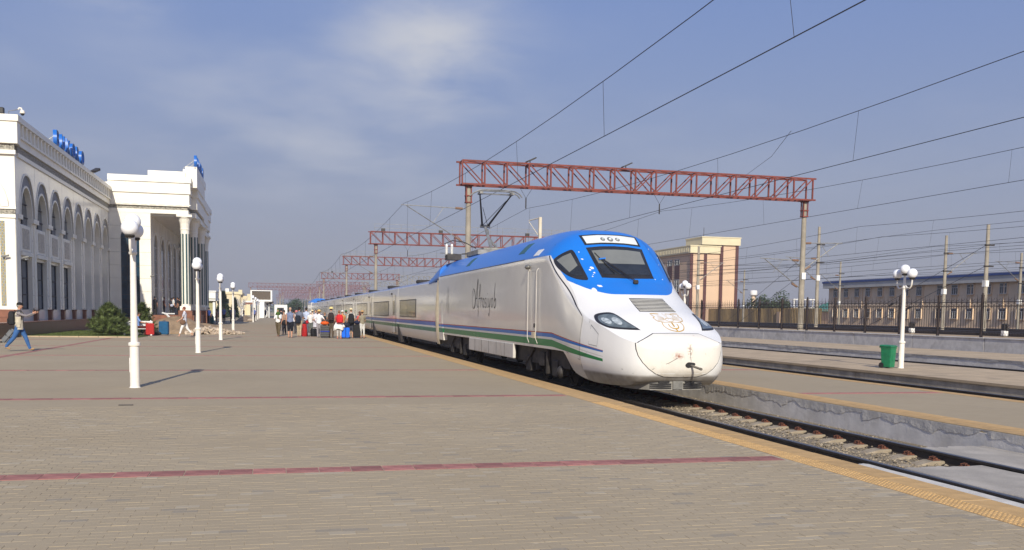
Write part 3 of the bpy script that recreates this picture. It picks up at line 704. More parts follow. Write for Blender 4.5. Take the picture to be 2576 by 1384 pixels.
# cowcatcher
cc_ = MB(); pts = [(-.95, 19.9), (-.82, 19.35), (-.6, 19.0), (0, 18.90), (.6, 19.0), (.82, 19.35), (.95, 19.9)]
cc_.rings([[(TX+x, y, .27), (TX+x*.985, y-.01, .06), (TX+x*.93, y+.08, .05), (TX+x*.94, y+.09, .27)] for x, y in pts])
cw = cc_.build('cowcatcher', M['cow'], loco, world=True, smooth=True)
for s in (-1, 1):
    for i in range(4):
        z = .235-.043*i; a = (.18, .42) if i == 0 else (.14, .60)
        P = [Vector((TX+s*x, 18.90+.08*(x/.6)**2-.013, z)) for x in (a[0], (a[0]+a[1])/2, a[1])]
        MB().rings([[p+Vector((0, 0, -.011)), p+Vector((0, .05, -.011)), p+Vector((0, .05, .011)), p+Vector((0, 0, .011))] for p in P]).build('slot', M['black'], cw, world=True)
MB().box(TX-.11, TX+.11, 18.872, 18.90, .08, .255).build('cowcatcher_plate', M['grey_metal'], cw, world=True)
# front skirt, bogies
for yc, nm in ((24.75, 0), (36.7, 1)):
    bg_ = T('bogie', '', 'x', (0, yc-TY, 0)); del bg_['label']; del bg_['category']; bg_.parent = loco
    for yy in (-1.3, 1.3):
        for s in (-1, 1):
            w = MB(); rs = [[(TX+s*(.80+xo), yc+yy+r_*math.cos(k*math.pi/10), .24+r_*math.sin(k*math.pi/10)) for k in range(20)] for xo, r_ in ((-.07, .46), (-.03, .45), (.06, .44), (.062, .36), (.03, .34), (.03, .14), (.10, .12), (.10, .02))]
            w.rings(rs); w.build('wheel', M['bogie'], bg_, world=True, smooth=True)
    q = MB()
    for s in (-1, 1):
        q.rings([[(TX+s*x, yc+yy, z+.13) for x, z in ((1.06, .1), (1.28, .1), (1.28, .34), (1.06, .34))] for yy in (-2.0, -1.6)]); q.box(TX+s*1.0, TX+s*1.28, yc-1.75, yc+1.75, .36, .58)
        for yy in (-1.3, 1.3): q.cb((TX+s*1.28, yc+yy, .26), (.22, .5, .42)); q.tube([(TX+s*1.22, yc+yy-.55, .1), (TX+s*1.22, yc+yy-.55, .66)], .1, 8); q.tube([(TX+s*1.22, yc+yy+.55, .1), (TX+s*1.22, yc+yy+.55, .66)], .1, 8)
        q.cb((TX+s*1.36, yc-.2, .45), (.14, .5, .38)); q.tube([(TX+s*1.40, yc-.75, .72), (TX+s*1.40, yc-.75, .08)], .07, 8); q.tube([(TX+s*1.38, yc+.7, .70), (TX+s*1.38, yc+1.6, .2)], .045, 6)
    q.box(TX-1.0, TX+1.0, yc-.3, yc+.3, .1, .55)
    q.build('bogie_frame', M['bogie'], bg_, world=True, bevel=.02)
MB().ball((TX-1.36, 22.95, .20), (.12, .16, .16), 10, 6).build('air_vessel', M['dark'], loco, world=True, smooth='all')
MB().box(TX-1.35, TX+1.35, 22.3, 40.2, .3, .78).build('underframe', M['bogie'], loco, world=True)
# roof gear
q = MB(); q.box(TX-.75, TX+.75, 36.2, 38.4, 3.9, 4.1)
for x in (-.6, .6):
    for yy in (36.4, 38.2): q.lathe([(.10, 0), (.13, .05), (.09, .1), (.13, .15), (.09, .2)], 8, (TX+x, yy, 3.92))
pg = T('p', '', 'x', (0, 37.3-TY, 4.1-TZ)); del pg['label']; del pg['category']; pg.name = 'pantograph'; pg.parent = loco
q.box(TX-.45, TX+.45, 36.5, 38.1, 4.1, 4.2); q.build('pantograph_base', M['grey_metal'], pg, world=True, bevel=.02)
MB().tube([(TX-.05, 36.9, 4.2), (TX, 38.35, 5.18)], [.075, .06], 8).tube([(TX+.25, 37.2, 4.2), (TX+.12, 38.2, 4.72), (TX+.05, 38.1, 5.0)], .05, 7).tube([(TX-.2, 38.35, 5.18), (TX+.2, 38.35, 5.18)], .07, 8).build('lower_arm', M['steel'], pg, world=True, smooth=True)
q = MB()
for s in (-1, 1): q.tube([(TX+s*.12, 38.33, 5.2), (TX+s*.62, 36.5, 6.22)], [.045, .028], 7)
q.tube([(TX-.12, 38.33, 5.2), (TX+.5, 36.8, 6.05)], .012, 5).tube([(TX+.1, 38.3, 5.2), (TX-.35, 37.2, 5.8)], .012, 5); q.build('upper_arm', M['dark'], pg, world=True, smooth=True)
q = MB()
for dy in (-.18, .18): q.tube([(TX+x, 36.42+dy, z) for x, z in ((-1.0, 6.16), (-.9, 6.25), (-.7, 6.35), (-.4, 6.38), (.4, 6.38), (.7, 6.35), (.9, 6.25), (1.0, 6.14))], .028, 6)
for s in (-1, 1): q.cb((TX+s*.62, 36.42, 6.26), (.12, .5, .08))
q.tube([(TX-.62, 36.42, 6.24), (TX+.62, 36.42, 6.24)], .03, 6); q.build('pantograph_head', M['grey_metal'], pg, world=True, smooth=True)
for x in (-.35, -.12):
    MB().lathe([(.03, 0)]+[(r_, .05*i+z) for i in range(9) for r_, z in ((.05, 0), (.085, .012), (.05, .025))]+[(.03, .5)], 9, (TX-.9+x, 40.2, 4.05)).build('roof_insulator', M['white'], loco, world=True, smooth=True)
q = MB(); q.tube([(TX-1.35, 40.2, 4.55), (TX-1.0, 40.2, 4.7), (TX-.6, 39.6, 4.6), (TX-.3, 38.7, 4.3)], .02, 5).box(TX-1.3, TX-.7, 39.7, 40.3, 3.86, 4.1).tube([(TX+.3, 38.2, 4.3), (TX+.2, 40, 4.2), (TX-.6, 40.2, 4.15)], .02, 5); q.build('roof_cabling', M['dark'], loco, world=True)
MB().box(TX-.445, TX-.355, 28.54, 28.64, 3.9, 4.62).bar((TX-.40, 28.6, 4.6), (TX-.62, 29.1, 4.55), .05, .03).bar((TX-.62, 29.1, 4.52), (TX-.42, 28.66, 4.05), .02, .02).build('antenna', M['gangway'], loco, world=True, bevel=.02)
# gangway and sloping fairing behind the power car
rs = [[(TX+(x-TX)*k, y+40.35-40.35, 1.0+(z-1.0)*k if z > 1 else z) for x, y, z in ring(40.35, mono(NOSE, 40.35))] for k in (1,)]
b = MB(); secs = []
for y, zt, zc, xs in ((40.30, 3.90, 3.14, 1.54), (40.9, 3.88, 3.12, 1.535), (41.6, 3.72, 3.05, 1.53), (42.6, 3.42, 2.98, 1.52), (43.3, 3.30, 2.95, 1.51)):
    secs.append([(TX+xs*math.cos(a), y, zc+(zt-zc)*max(0, math.sin(a))**.62) for a in [math.pi*i/14 for i in range(15)]]+[(TX-xs*.98, y, zc-.05), (TX+xs*.98, y, zc-.05)])
b.rings(secs).build('roof_fairing', M['blue_paint'], loco, world=True, smooth=True)
for s in (-1, 1):
    b = MB(); b.rings([[(TX+s*(1.50+.05*math.sin(math.pi*t)), 40.36, .30+2.75*t), (TX+s*(1.50+.14*math.sin(math.pi*t)**.6), 40.62, .30+2.75*t), (TX+s*(1.50+.05*math.sin(math.pi*t)), 40.98, .30+2.75*t), (TX+s*1.3, 40.7, .30+2.75*t)] for t in [i/12 for i in range(13)]]).build('gangway', M['gangway'], loco, world=True, smooth=True)
# ------------------------------------------------------------------ coaches
def coach_mat():
    m, b = newmat('coach_livery'); p = xco(); x, y, z = xsep(p); z = z+TZ; n = xnoise(p, 2, 4)
    refl_streak = xnoise(xcomb(y*8.0, z*.5, 0.0), 1.0, 4).step(.5, .7)  # reflections on the coach side painted as vertical streaks
    c = xmix(n, (.71, .68, .625), (.77, .74, .68)); c = xmix(refl_streak*.15, c, (.60, .58, .54)); c = xmix((1.0-z.step(.4, 1.0))*.5, c, (.56, .51, .43))
    c = xmix(z > 2.985, c, (.012, .16, .56))
    c = xmix((z < 1.26)*(z > 1.06), c, (.02, .11, .42)); c = xmix((z < 1.27)*(z > 1.235), c, (.30, .035, .02)); c = xmix((z < .98)*(z > .80), c, (.02, .18, .07))
    put(b, 'Base Color', c); put(b, 'Specular IOR Level', .12+.38*(z > 1.27)); put(b, 'Metallic', .12*(z < 2.985)*(z > 1.27)); put(b, 'Coat Weight', .6*(z > 1.27)); put(b, 'Coat Roughness', .08); put(b, 'Roughness', .2+n*.06); bump(b, xnoise(p, 1.3, 2), .008, .4); return m
M['coach'] = coach_mat()
M['winglass'] = pbr('coach_glass', (.028, .03, .032), .1, var=.25, spec=.2)
L = 14.0
def csec(y):
    h_ = [(0, 3.33), (.5, 3.27), (.9, 3.16), (1.2, 3.08), (1.4, 3.02), (1.49, 2.955), (1.50, 2.5), (1.50, 1.2), (1.485, .8), (1.44, .5), (1.40, .33)]
    return [(x, y, z-TZ) for x, z in h_]+[(-x, y, z-TZ) for x, z in h_[:0:-1]]
def make_coach(label, kind):
    c = T('train_coach', label, 'train coach', (TX, 0, TZ), 0, 'coaches of the waiting train')
    y0 = .62 if kind == 0 else .03
    MB().rings([csec(y) for y in (y0, 3.5, 7, 10.5, L-.06)]).build('body', M['coach'], c, smooth=True)
    for s in (-1, 1):
        for a, w in (((7.0, 13.0),) if kind == 0 else ((4.5, 14.0-.6),)):
            n = 2 if kind == 0 else 4; st = (w-a)/n
            fr = MB().box(min(s*1.49, s*1.512), max(s*1.49, s*1.512), a-.1, w+.1, 1.38-TZ, 2.30-TZ).build('window', M['black'], c)
            for k in range(n): MB().box(min(s*1.5, s*1.516), max(s*1.5, s*1.516), a+k*st+.03, a+(k+1)*st-.03, 1.42-TZ, 2.25-TZ).build('pane', M['winglass'], fr)
        if kind:
            dr = MB().box(min(s*1.49, s*1.508), max(s*1.49, s*1.508), 1.2, 2.5, .45-TZ, 2.62-TZ).build('door', M['coach'], c, bevel=.004)
            MB().box(min(s*1.5, s*1.514), max(s*1.5, s*1.514), 1.5, 2.2, 1.45-TZ, 2.3-TZ).build('door_window', M['winglass'], dr)
            q = MB()
            for yy in (1.17, 2.53): q.box(min(s*1.49, s*1.511), max(s*1.49, s*1.511), yy-.015, yy+.015, .4-TZ, 2.65-TZ)
            q.build('door_seam', M['black'], c); MB().box(min(s*1.49, s*1.54), max(s*1.49, s*1.54), 2.75, 3.1, 2.66-TZ, 2.76-TZ).build('side_lamp', M['dark'], c)
        q = MB(); q.rings([[(s*1.50, y, z-TZ), (s*1.52, y, z-TZ), (s*1.42, y2, z2-TZ)] for y, z, y2, z2 in ((L-.2, .9, L-.1, .9), (L+.1, .9, L+.05, .9), (L-.9, .1, L-.85, .1))] if 0 else [[(s*1.3, y, z-TZ) for y, z in ((L-.25, .95), (L+.2, .95), (L-.35, .0), (L-1.5, .0))], [(s*1.505, y, z-TZ) for y, z in ((L-.25, .95), (L+.2, .95), (L-.35, .0), (L-1.5, .0))]])
        q.build('wheel_strut', M['bogie'], c)
    q = MB()
    for s in (-1, 1): q.rings([[(s*.76, L-.02+.42*math.cos(k*math.pi/8), .42+.42*math.sin(k*math.pi/8)) for k in range(16)], [(s*.88, L-.02+.42*math.cos(k*math.pi/8), .42+.42*math.sin(k*math.pi/8)) for k in range(16)]])
    q.build('wheelset', M['bogie'], c)
    MB().rings([[(x*.985, y, z) for x, y_, z in csec(0)] for y in (L-.1, L+.1)]).build('gangway', M['black'], c)
    MB().box(-.5, .5, L-.5, L-.1, 3.28-TZ, 3.47-TZ).box(-.3, .35, L+.15, L+.3, 3.28-TZ, 3.50-TZ).build('roof_unit', M['bogie'], c, bevel=.05)
    return c
c0 = make_coach('first coach, directly behind the power car, with one short window band', 0); c0.location.y = 40.4
c1 = make_coach('second coach behind the power car, with two crossing seams and a door', 1); c1.location.y = 54.4
names = ['third', 'fourth', 'fifth', 'sixth', 'seventh', 'eighth', 'ninth', 'tenth']
for i, nme in enumerate(names):
    dup(c1, (TX, 68.4+L*i, TZ), 0, f'{nme} coach behind the power car, silver with dark windows'+(' beside the waiting passengers' if i == 0 else ''))
tl = T('power_car', 'small distant power car with high blue roof at the far train end', 'locomotive', (TX, 203, TZ), math.pi)
tb_ = bpy.data.objects.new('body', body.data); COL.objects.link(tb_); tb_.parent = tl
# ------------------------------------------------------------------ gantries over the tracks
def gantry(y, xl, xr, pl_, pr_, label, near, rail_=True, red=True, zl=10.35, zh=11.9, w=.9):
    g = T('overhead_gantry', label, 'gantry', (xl, y, -.45), 0, 'lattice gantries over the tracks' if red else 'grey lattice gantries')
    m = M['red_steel'] if red else M['grey_metal']
    for x in pl_ if isinstance(pl_, tuple) else (pl_, pr_):
        if x is None: continue
        p = MB().lathe([(.235, 0), (.235, .2), (.165, zl+.3)], 14, (x, y, -.45)).build('post', M['mast'], g, world=True, smooth=True)
        q = MB()
        for sx in (-1, 1):
            for sy in (-1, 1): q.cb((x+sx*.17, y+sy*.17, zl-.62), (.07, .07, 1.2))
        for z in (zl-1.2, zl-.75, zl-.1): q.cb((x, y, z), (.46, .46, .07))
        q.cb((x, y, zl-.03), (.7, 1.0, .06)); q.build('head_bracket', m, p, world=True)
    n = max(4, round((xr-xl)/1.55)); st = (xr-xl)/n; mid = n//2
    for sy in (-1, 1):
        for z in (zl, zh): MB().box(xl-.25 if sy > 0 else xl, xr+.25 if sy < 0 else xr, y+sy*w/2-.06, y+sy*w/2+.06, z-.055, z+.055).build('chord', m, g, world=True)
    mv = MB().box(-.05, .05, -.05, .05, 0, zh-zl); md = MB().bar((0, 0, 0), (st, 0, zh-zl), .07, .07); mu = MB().bar((0, 0, zh-zl), (st, 0, 0), .07, .07)
    if near:
        ms = []
        for b in (mv, md, mu):
            o = b.build('lattice_bar', m); ms.append(o.data); bpy.data.objects.remove(o)
        for i in range(n+1):
            for sy in (-1, 1):
                piece('lattice_bar', ms[0], g, (i*st, sy*w/2, zl+.45))
                if i < n:
                    if i <= mid: piece('lattice_bar', ms[2], g, (i*st, sy*w/2, zl+.45))
                    if i >= mid: piece('lattice_bar', ms[1], g, (i*st, sy*w/2, zl+.45))
    else:
        b = MB()
        for i in range(n+1):
            for sy in (-1, 1):
                b.cb((xl+i*st, y+sy*w/2, (zl+zh)/2), (.10, .10, zh-zl))
                if i < n:
                    if i <= mid: b.bar((xl+i*st, y+sy*w/2, zh), (xl+i*st+st, y+sy*w/2, zl), .075, .075)
                    if i >= mid: b.bar((xl+i*st, y+sy*w/2, zl), (xl+i*st+st, y+sy*w/2, zh), .075, .075)
        stuff(b.build('lattice', m, g, world=True))
    b = MB()
    for i in range(n):
        for z in (zl, zh):
            b.bar((xl+i*st, y-w/2, z), (xl+i*st+st, y+w/2, z), .05, .05); b.bar((xl+i*st, y-w/2, z), (xl+i*st, y+w/2, z), .05, .05)
    stuff(b.build('cross_bracing', m, g, world=True))
    if rail_:
        b = MB(); x0 = xl+.6
        for z in (.55, 1.05): b.bar((x0, y+.5, zh+z), (xr-.5, y+.5, zh+z), .035, .035)
        k = int((xr-xl-1)/1.7)
        for i in range(k+1): b.bar((x0+i*1.7, y+.5, zh), (x0+i*1.7, y+.5, zh+1.05), .035, .035)
        b.build('handrail', M['grey_metal'], g, world=True)
    return g
def flood(x, y, z, par, dx_=.9):
    q = MB().rings([[(x-.1, y-.35, z+.12), (x+.55, y-.35, z+.42), (x+.58, y-.35, z+.34), (x-.07, y-.35, z+.04)], [(x-.1, y+.2, z+.12), (x+.55, y+.2, z+.42), (x+.58, y+.2, z+.34), (x-.07, y+.2, z+.04)]]).bar((x+.2, y, z), (x+.2, y, z+.25), .05, .05)
    return q.build('floodlight', M['dark'], par, world=True)
g1 = gantry(64.5, 12.42, 38.85, 12.95, 38.5, 'nearest red lattice gantry, spanning the sky above the power car', True, False)
flood(17.0, 64.3, 11.95, g1); flood(24.0, 64.3, 11.95, g1)
MB().box(38.34, 38.66, 64.24, 64.28, 4.5, 5.0).build('number_plate', M['white'], g1, world=True)
def floods2(g, xs_, y):
    for x in xs_: MB().cb((x, y-.3, 12.15), (.5, .35, .35)).bar((x, y-.1, 11.9), (x, y-.1, 12.2), .06, .06).build('floodlight', M['dark'], g, world=True)
g2 = gantry(124.5, 12.2, 39, 12.9, 38.5, 'second red lattice gantry, with two floodlights on top', True); floods2(g2, (13.8, 21.3, 33), 124.5)
g3 = gantry(182, 12.8, 39, 13.4, 38.5, 'third red lattice gantry, behind the second one', False)
g4 = gantry(263, 12.7, 33.6, 13.3, 33, 'fourth red lattice gantry, shorter, above the distant coaches', False); floods2(g4, (15.5, 26), 263)
gantry(345, 15, 33, 16, 32, 'fifth red lattice gantry, ending above the far blue roof', False)
gantry(380, -9, 37, (-8.3, 14, 36.4), 0, 'far red gantry reaching left over the white information screen', False)
for i, (yy, a) in enumerate(((425, -6.5), (470, 4), (515, 3), (560, 3.5), (610, 4), (665, 2), (725, 4), (790, 3))):
    gantry(yy, a, 40, (a+.6, 21, 39.4), 0, 'far faded red gantry reaching left, just below the one over the screen' if i == 0 else 'one of the far faded red gantries crowding behind each other at the vanishing point', False, i % 2 == 0)
gantry(272, 34, 56, 34.6, 55.4, 'dark grey lattice gantry right of the fourth red one', False, True, False)
gantry(335, 30, 60, 30.6, 59.4, 'grey gantry behind, lower among the far red gantries', False, True, False)
# ------------------------------------------------------------------ overhead wires
SUP = [-6, 64.5, 124.5, 182, 263, 322, 380, 440, 500]
def sagz(y, zt=8.9, s=1.03, sup=SUP):
    for a, b in zip(sup, sup[1:]):
        if a <= y <= b:
            t = (y-a)/(b-a); k = ((b-a)/70)**2*s; return zt-4*k*t*(1-t)
    return zt
def catenary(xc, label, zt=8.9, zc=6.42, sup=SUP, y1=500, r=.011, jit=0, s=1.03, first=None):
    t = T('overhead_line', label, 'overhead wire', (xc, sup[0], zc), 0, 'overhead lines above the tracks')
    ys = []
    y = sup[0]
    while y < y1: ys.append(y); y += 5 if y < 120 else 12
    MB().tube([(xc+.1*math.sin(q*.05), q, sagz(q, zt, s, sup)) for q in ys], [r*(1+max(0, q-60)/130) for q in ys], 5).build('messenger_wire', M['wire'], t, world=True)
    MB().tube([(xc+.15*math.sin(q*.045+1), q, zc) for q in ys], [r*(1+max(0, q-60)/130) for q in ys], 5).build('contact_wire', M['wire'], t, world=True)
    y = sup[0]+4 if first is None else first
    while y < min(y1, 190):
        MB().tube([(xc+.1*math.sin(y*.05), y, sagz(y, zt, s, sup)), (xc+.15*math.sin(y*.045+1)+.03, y+R.uniform(-.3, .3), zc)], .006*(1+max(0, y-60)/120), 4).build('dropper', M['wire'], t, world=True); y += 9.4
    return t
catenary(8.5, 'pair of wires directly above the white train, touched by its pantograph', first=15.3)
catenary(17.0, 'pair of wires above the track behind the island platform', first=7)
catenary(26.9, 'pair of wires above the trench before the far platform', zt=9.1, zc=6.85, first=12)
SY = [10, 70, 130, 190, 250, 310, 370, 430]
for i, (xx, lab) in enumerate(((47, 'lowest slack wires above the nearest yard track'), (54, 'wires above the second yard track, between the masts'), (65, 'wires above the third yard track, before the beige building'), (73, 'wires above the farthest yard track, close to the beige building'))):
    catenary(xx, lab, 9.2-.1*i, 7.0, [v+7*i for v in SY], 420, .014, s=.8)
# V-hangers and the steady arm
for (x, yy, lab) in ((17.0, 64.5, 'V shaped wire hanger under the nearest gantry, left one'), (26.9, 64.5, 'V shaped wire hanger under the nearest gantry, right one'), (17.0, 124.5, 'V shaped wire hanger under the second gantry')):
    hg = T('wire_hanger', lab, 'wire hanger', (x, yy, 10.3))
    MB().tube([(x-.45, yy, 10.32), (x, yy, 9.6)], .012, 4).tube([(x+.45, yy, 10.32), (x, yy, 9.6)], .012, 4).build('hanger_wire', M['wire'], hg, world=True)
    MB().tube([(x, yy, 9.62), (x, yy, 8.9)], .045, 6).build('insulator_rod', M['dark'], hg, world=True)
def bracket(x0, x1, y, z1, z0, label, grp):
    t = T('cantilever_bracket', label, 'wire bracket', (x0, y, z0), 0, grp)
    d_ = 1 if x1 > x0 else -1
    MB().tube([(x0, y, z1), (x1, y, z1+.1)], .032, 6).build('top_tube', M['steel'], t, world=True)
    MB().tube([(x0, y, z0), (x1-d_*.35, y, z1+.06)], .035, 6).build('strut', M['grey_metal'], t, world=True)
    MB().tube([(x0+d_*1.55, y, z1+.03), (x0+d_*2.3, y, z0+(z1-z0)*.55)], .018, 5).build('brace', M['steel'], t, world=True)
    MB().tube([(x0+d_*.25, y, z1), (x0+d_*.75, y, z1+.02)], .085, 8).tube([(x0+d_*.3, y, z0+(z1-z0)*.07), (x0+d_*.75, y, z0+(z1-z0)*.185)], .075, 8).build('insulator', M['insul'], t, world=True)
bracket(12.8, 8.35, 64.5, 8.72, 6.35, 'long steel bracket reaching from the nearest gantry post over the train', 'wire brackets')
bracket(12.8, 8.35, 124.5, 8.72, 6.35, 'steel bracket on the left post of the second gantry', 'wire brackets')
bracket(13.3, 8.4, 182, 8.72, 6.35, 'steel bracket on the left post of the third gantry', 'wire brackets')
tag(MB().tube([(17.0, 29.5, 7.93), (21, 38, 8.6), (27, 52, 9.9), (33, 64.5, 11.8)], .010, 4).build('jumper_wire', M['wire']), 'single jumper wire rising from the second line to the nearest gantry', 'wire')
tag(MB().tube([(8.9, 52, 4.9), (12.9, 64.3, 5.6), (20, 60, 5.3), (30, 62, 5.2), (38.5, 64.5, 5.6)], .012, 4).build('cross_wire', M['wire']), 'thin cross wire running between the two posts of the nearest gantry', 'wire')
def mast(x, y, top, label, arm=None, plate=5, r=.2, guy=0, gl=''):
    r *= .64
    t = T('catenary_mast', label, 'mast', (x, y, .6), 0, 'concrete masts in the yard')
    MB().lathe([(r*1.15, 0), (r, top*.5), (r*.8, top-.6)], 12, (x, y, .6)).build('post', M['mast'], t, world=True, smooth=True)
    if plate: MB().cb((x-.02-r, y, plate), (.03, .34, .5)).cb((x, y-r-.02, plate), (.3, .03, .5)).build('number_plate', M['white'], t, world=True)
    q = MB()
    for z in (top-1.7, top-3.4): q.lathe([(r+.04, 0), (r+.06, .05), (r+.04, .1)], 10, (x, y, z)); q.cb((x+.4, y, z+.05), (.5, .1, .12))
    q.build('mast_clamp', M['dark'], t, world=True)
    if guy:
        g_ = T('guy_wire', gl, 'guy wire', (x, y+20, .6), 0, 'guy wires of the masts')
        MB().tube([(x, y, top-1.6), (x-.2, y+19, .7)], .02, 4).tube([(x, y, top-3.3), (x-.2, y+16, .7)], .02, 4).build('stay', M['wire'], g_, world=True)
        MB().tube([(x-.12, y+11.5, (top-1.6)*.4), (x-.13, y+12.2, (top-1.6)*.37)], .09, 6).tube([(x-.12, y+9, (top-3.3)*.45), (x-.13, y+9.7, (top-3.3)*.42)], .09, 6).build('stay_insulator', M['dark'], g_, world=True)
    return t
def arm(x, y, z1, d_, lab): bracket(x, x+d_*3.4, y, z1, z1-2.1, lab, 'wire brackets in the yard')
mast(50, 81, 10.2, 'tall concrete mast just right of the nearest gantry post', plate=5.4, r=.24, guy=1, gl='pair of guy wires left of the mast nearest the gantry post')
mast(56, 66, 9.35, 'thick tall concrete mast with two clamps near the right edge', plate=4.6, r=.26, guy=1, gl='pair of guy wires beside the thick mast at the right')
mast(62, 78.5, 9.6, 'concrete mast between the lamp and the thick tall mast', plate=4.3, r=.24)
mast(77, 119, 9.5, 'thin mast in front of the left end of the beige building', plate=3.8, r=.22)
mast(80, 89, 9.1, 'rightmost concrete mast, beside the picture edge', plate=3.7, r=.24)
mast(48, 103, 9.75, 'mast in front of the peach coloured tower block', plate=5.0, r=.25)
mast(78, 149, 9.6, 'thin mast between the peach building and the water tower', plate=3.4, r=.24)
mast(66, 160, 7.0, 'short mast with dark lamp head left of the water tower', plate=0, r=.12)
arm(38.4, 64.5, 7.2, 1, 'bracket on the right post of the nearest gantry'); arm(38.4, 64.5, 5.9, -1, 'bracket reaching left from the right gantry post')
arm(50, 81, 7.2, -1, 'bracket on the mast just right of the gantry post'); arm(62, 78.5, 7.9, 1, 'bracket on the mast between lamp and thick mast'); arm(77, 119, 7.6, -1, 'bracket on the thin mast before the beige building')
arm(80, 89, 8.0, -1, 'bracket on the rightmost mast'); arm(78, 149, 7.6, -1, 'bracket on the mast before the water tower'); arm(48, 103, 7.8, 1, 'bracket on the mast before the peach tower block')

for x, z, lab in ((50.4, 8.62, 'upper feeder wire carried by the mast beside the gantry post'), (50.4, 6.95, 'lower feeder wire carried by the mast beside the gantry post'), (56.4, 7.75, 'upper feeder wire carried by the thick mast at the right'), (56.4, 6.1, 'lower feeder wire carried by the thick mast at the right'), (80, 7.6, 'feeder wire along the beige building roof')):
    tag(MB().tube([(x, yy, z-.35*math.sin((yy-6)/60*math.pi)**2) for yy in range(6, 330, 6)], [.012*(1+max(0, yy-60)/150) for yy in range(6, 330, 6)], 4).build('feeder_wire', M['wire']), lab, 'wire', 'feeder wires in the yard')
# ------------------------------------------------------------------ iron fence on the wall
fence = T('iron_fence', 'dark brown wrought iron fence on the grey wall beyond the platforms', 'fence', (37.6, 60, .7))
FX, FZ = 37.6, .70
M['iron'] = pbr('brown_iron', (.035, .022, .018), .6, var=.3, scale=4)
def m_of(b, name, m):
    o = b.build(name, m); me_ = o.data; bpy.data.objects.remove(o); return me_
postm = m_of(MB().box(-.06, .06, -.06, .06, 0, 2.28).lathe([(.09, 2.28), (.09, 2.32), (.05, 2.34), (.055, 2.40), (.02, 2.44)], 8), 'post', M['iron'])
barm = m_of(MB().box(-.013, .013, -.013, .013, .5, 2.05).rings([[(-.022, 0, 2.05), (0, -.022, 2.05), (.022, 0, 2.05), (0, .022, 2.05)], [(-.003, 0, 2.36), (0, -.003, 2.36), (.003, 0, 2.36), (0, .003, 2.36)]]), 'spear_picket', M['iron'])
thin = m_of(MB().box(-.011, .011, -.011, .011, .5, 1.82), 'picket', M['iron'])
railm = m_of(MB().box(-.025, .025, -1.70, 1.70, -.022, .022), 'rail', M['iron'])
def scroll():
    b = MB(); n = 8
    for i in range(n):
        y0 = -1.65+i*.41; r = .13
        b.tube([(0, y0+.205+r*math.cos(a), 2.14-r*math.sin(a)*.9) for a in [math.pi*k/6 for k in range(7)]], .010, 4)
        b.tube([(0, y0+.02, 1.80), (0, y0+.10, 1.74), (0, y0+.20, 1.82), (0, y0+.30, 1.89), (0, y0+.38, 1.83)], .009, 4)
        b.tube([(0, y0+.06, 1.50), (0, y0+.10, 1.62), (0, y0+.2, 1.68), (0, y0+.3, 1.62), (0, y0+.35, 1.5)], .009, 4)
        for k in (0, 1): b.tube([(0, y0+k*.205+.02+.18*math.cos(a)*.5+.09, .10+.20*math.sin(a)) for a in [math.pi*j/5 for j in range(6)]], .010, 4)
    return m_of(b, 'scrollwork', M['iron'])
scm = scroll(); cnt = 0; cut = MB()
for i in range(34):
    y = 37.4+i*3.53
    piece('post', postm, fence, (0, y-60, 0))
    for z in (1.93, 1.71, .42, .12): piece('rail', railm, fence, (0, y+1.765-60, z))
    o = piece('scrollwork', scm, fence, (0, y+1.765-60, 0)); stuff(o)
    for k in range(16):
        yy = y+.2+k*.206
        if cnt < 300 and i < 20: piece('spear_picket' if k % 2 else 'picket', barm if k % 2 else thin, fence, (0, yy-60, 0)); cnt += 1
        else: cut.box(FX-.013, FX+.013, yy-.013, yy+.013, FZ+.5, FZ+(2.3 if k % 2 else 1.82))
stuff(cut.build('far_picket', M['iron'], fence, world=True))
# ------------------------------------------------------------------ long beige building beyond the yard
M['beige'] = pbr('beige_render', (.76, .575, .39), .9, var=.06, scale=.6, dirt=(.70, .52, .35), dscale=.4)
M['facade_band'] = pbr('grey_fascia', (.46, .45, .43), .7, var=.06, scale=.5)
M['blue_roof'] = pbr('blue_roof_sheet', (.018, .055, .22), .5, var=.1)
M['darkpane'] = pbr('window_pane', (.03, .032, .036), .1, var=.3, scale=2)
M['upvc'] = pbr('white_frame', (.62, .62, .62), .5, var=.05)
lb = T('long_building', 'long two-storey beige building with blue roof edge beyond the yard', 'building', (85, 110, .6))
MB().box(85, 99, 60, 134.3, .5, 6.25).build('wall', M['beige'], lb, world=True)
MB().box(84.4, 99.5, 60, 135.1, 6.25, 7.03).build('fascia', M['facade_band'], lb, world=True)
MB().box(84.3, 99.6, 60, 135.2, 7.03, 7.33).build('roof_edge', M['blue_roof'], lb, world=True)
MB().box(84.5, 99.4, 60, 135, 7.33, 7.45).build('roof', M['facade_band'], lb, world=True)
wy = [132.3, 129.5, 126.7, 124.0, 121.1, 118.3, 115.3, 112.5, 108.3, 105.5, 102.7, 99.7, 97.1, 94.2, 91.4, 88.6]
for y in wy:
    for z0, z1 in ((1.8, 3.05), (4.86, 6.1)):
        w = MB().box(84.93, 84.98, y-.6, y+.6, z0-.03, z1+.03).build('window', M['darkpane'], lb, world=True)
        q = MB(); F = 84.90
        for a, b_, c, d_ in ((-.6, -.54, z0, z1), (.54, .6, z0, z1), (-.23, -.18, z0, z1-.35), (.18, .23, z0, z1-.35), (-.6, .6, z0, z0+.05), (-.6, .6, z1-.38, z1-.33), (-.6, .6, z1-.05, z1)): q.box(F, F+.05, y+a, y+b_, c, d_)
        q.build('frame', M['upvc'], w, world=True)
        MB().box(84.78, 85, y-.72, y+.72, z0-.1, z0-.03).build('sill', M['beige'], w, world=True)
        q = MB().box(84.86, 85, y+.60, y+.70, z0, z1+.08).box(84.86, 85, y-.70, y-.60, z0, z1+.08).box(84.86, 85, y-.7, y+.7, z1+.03, z1+.1); q.build('surround', M['beige'], w, world=True)
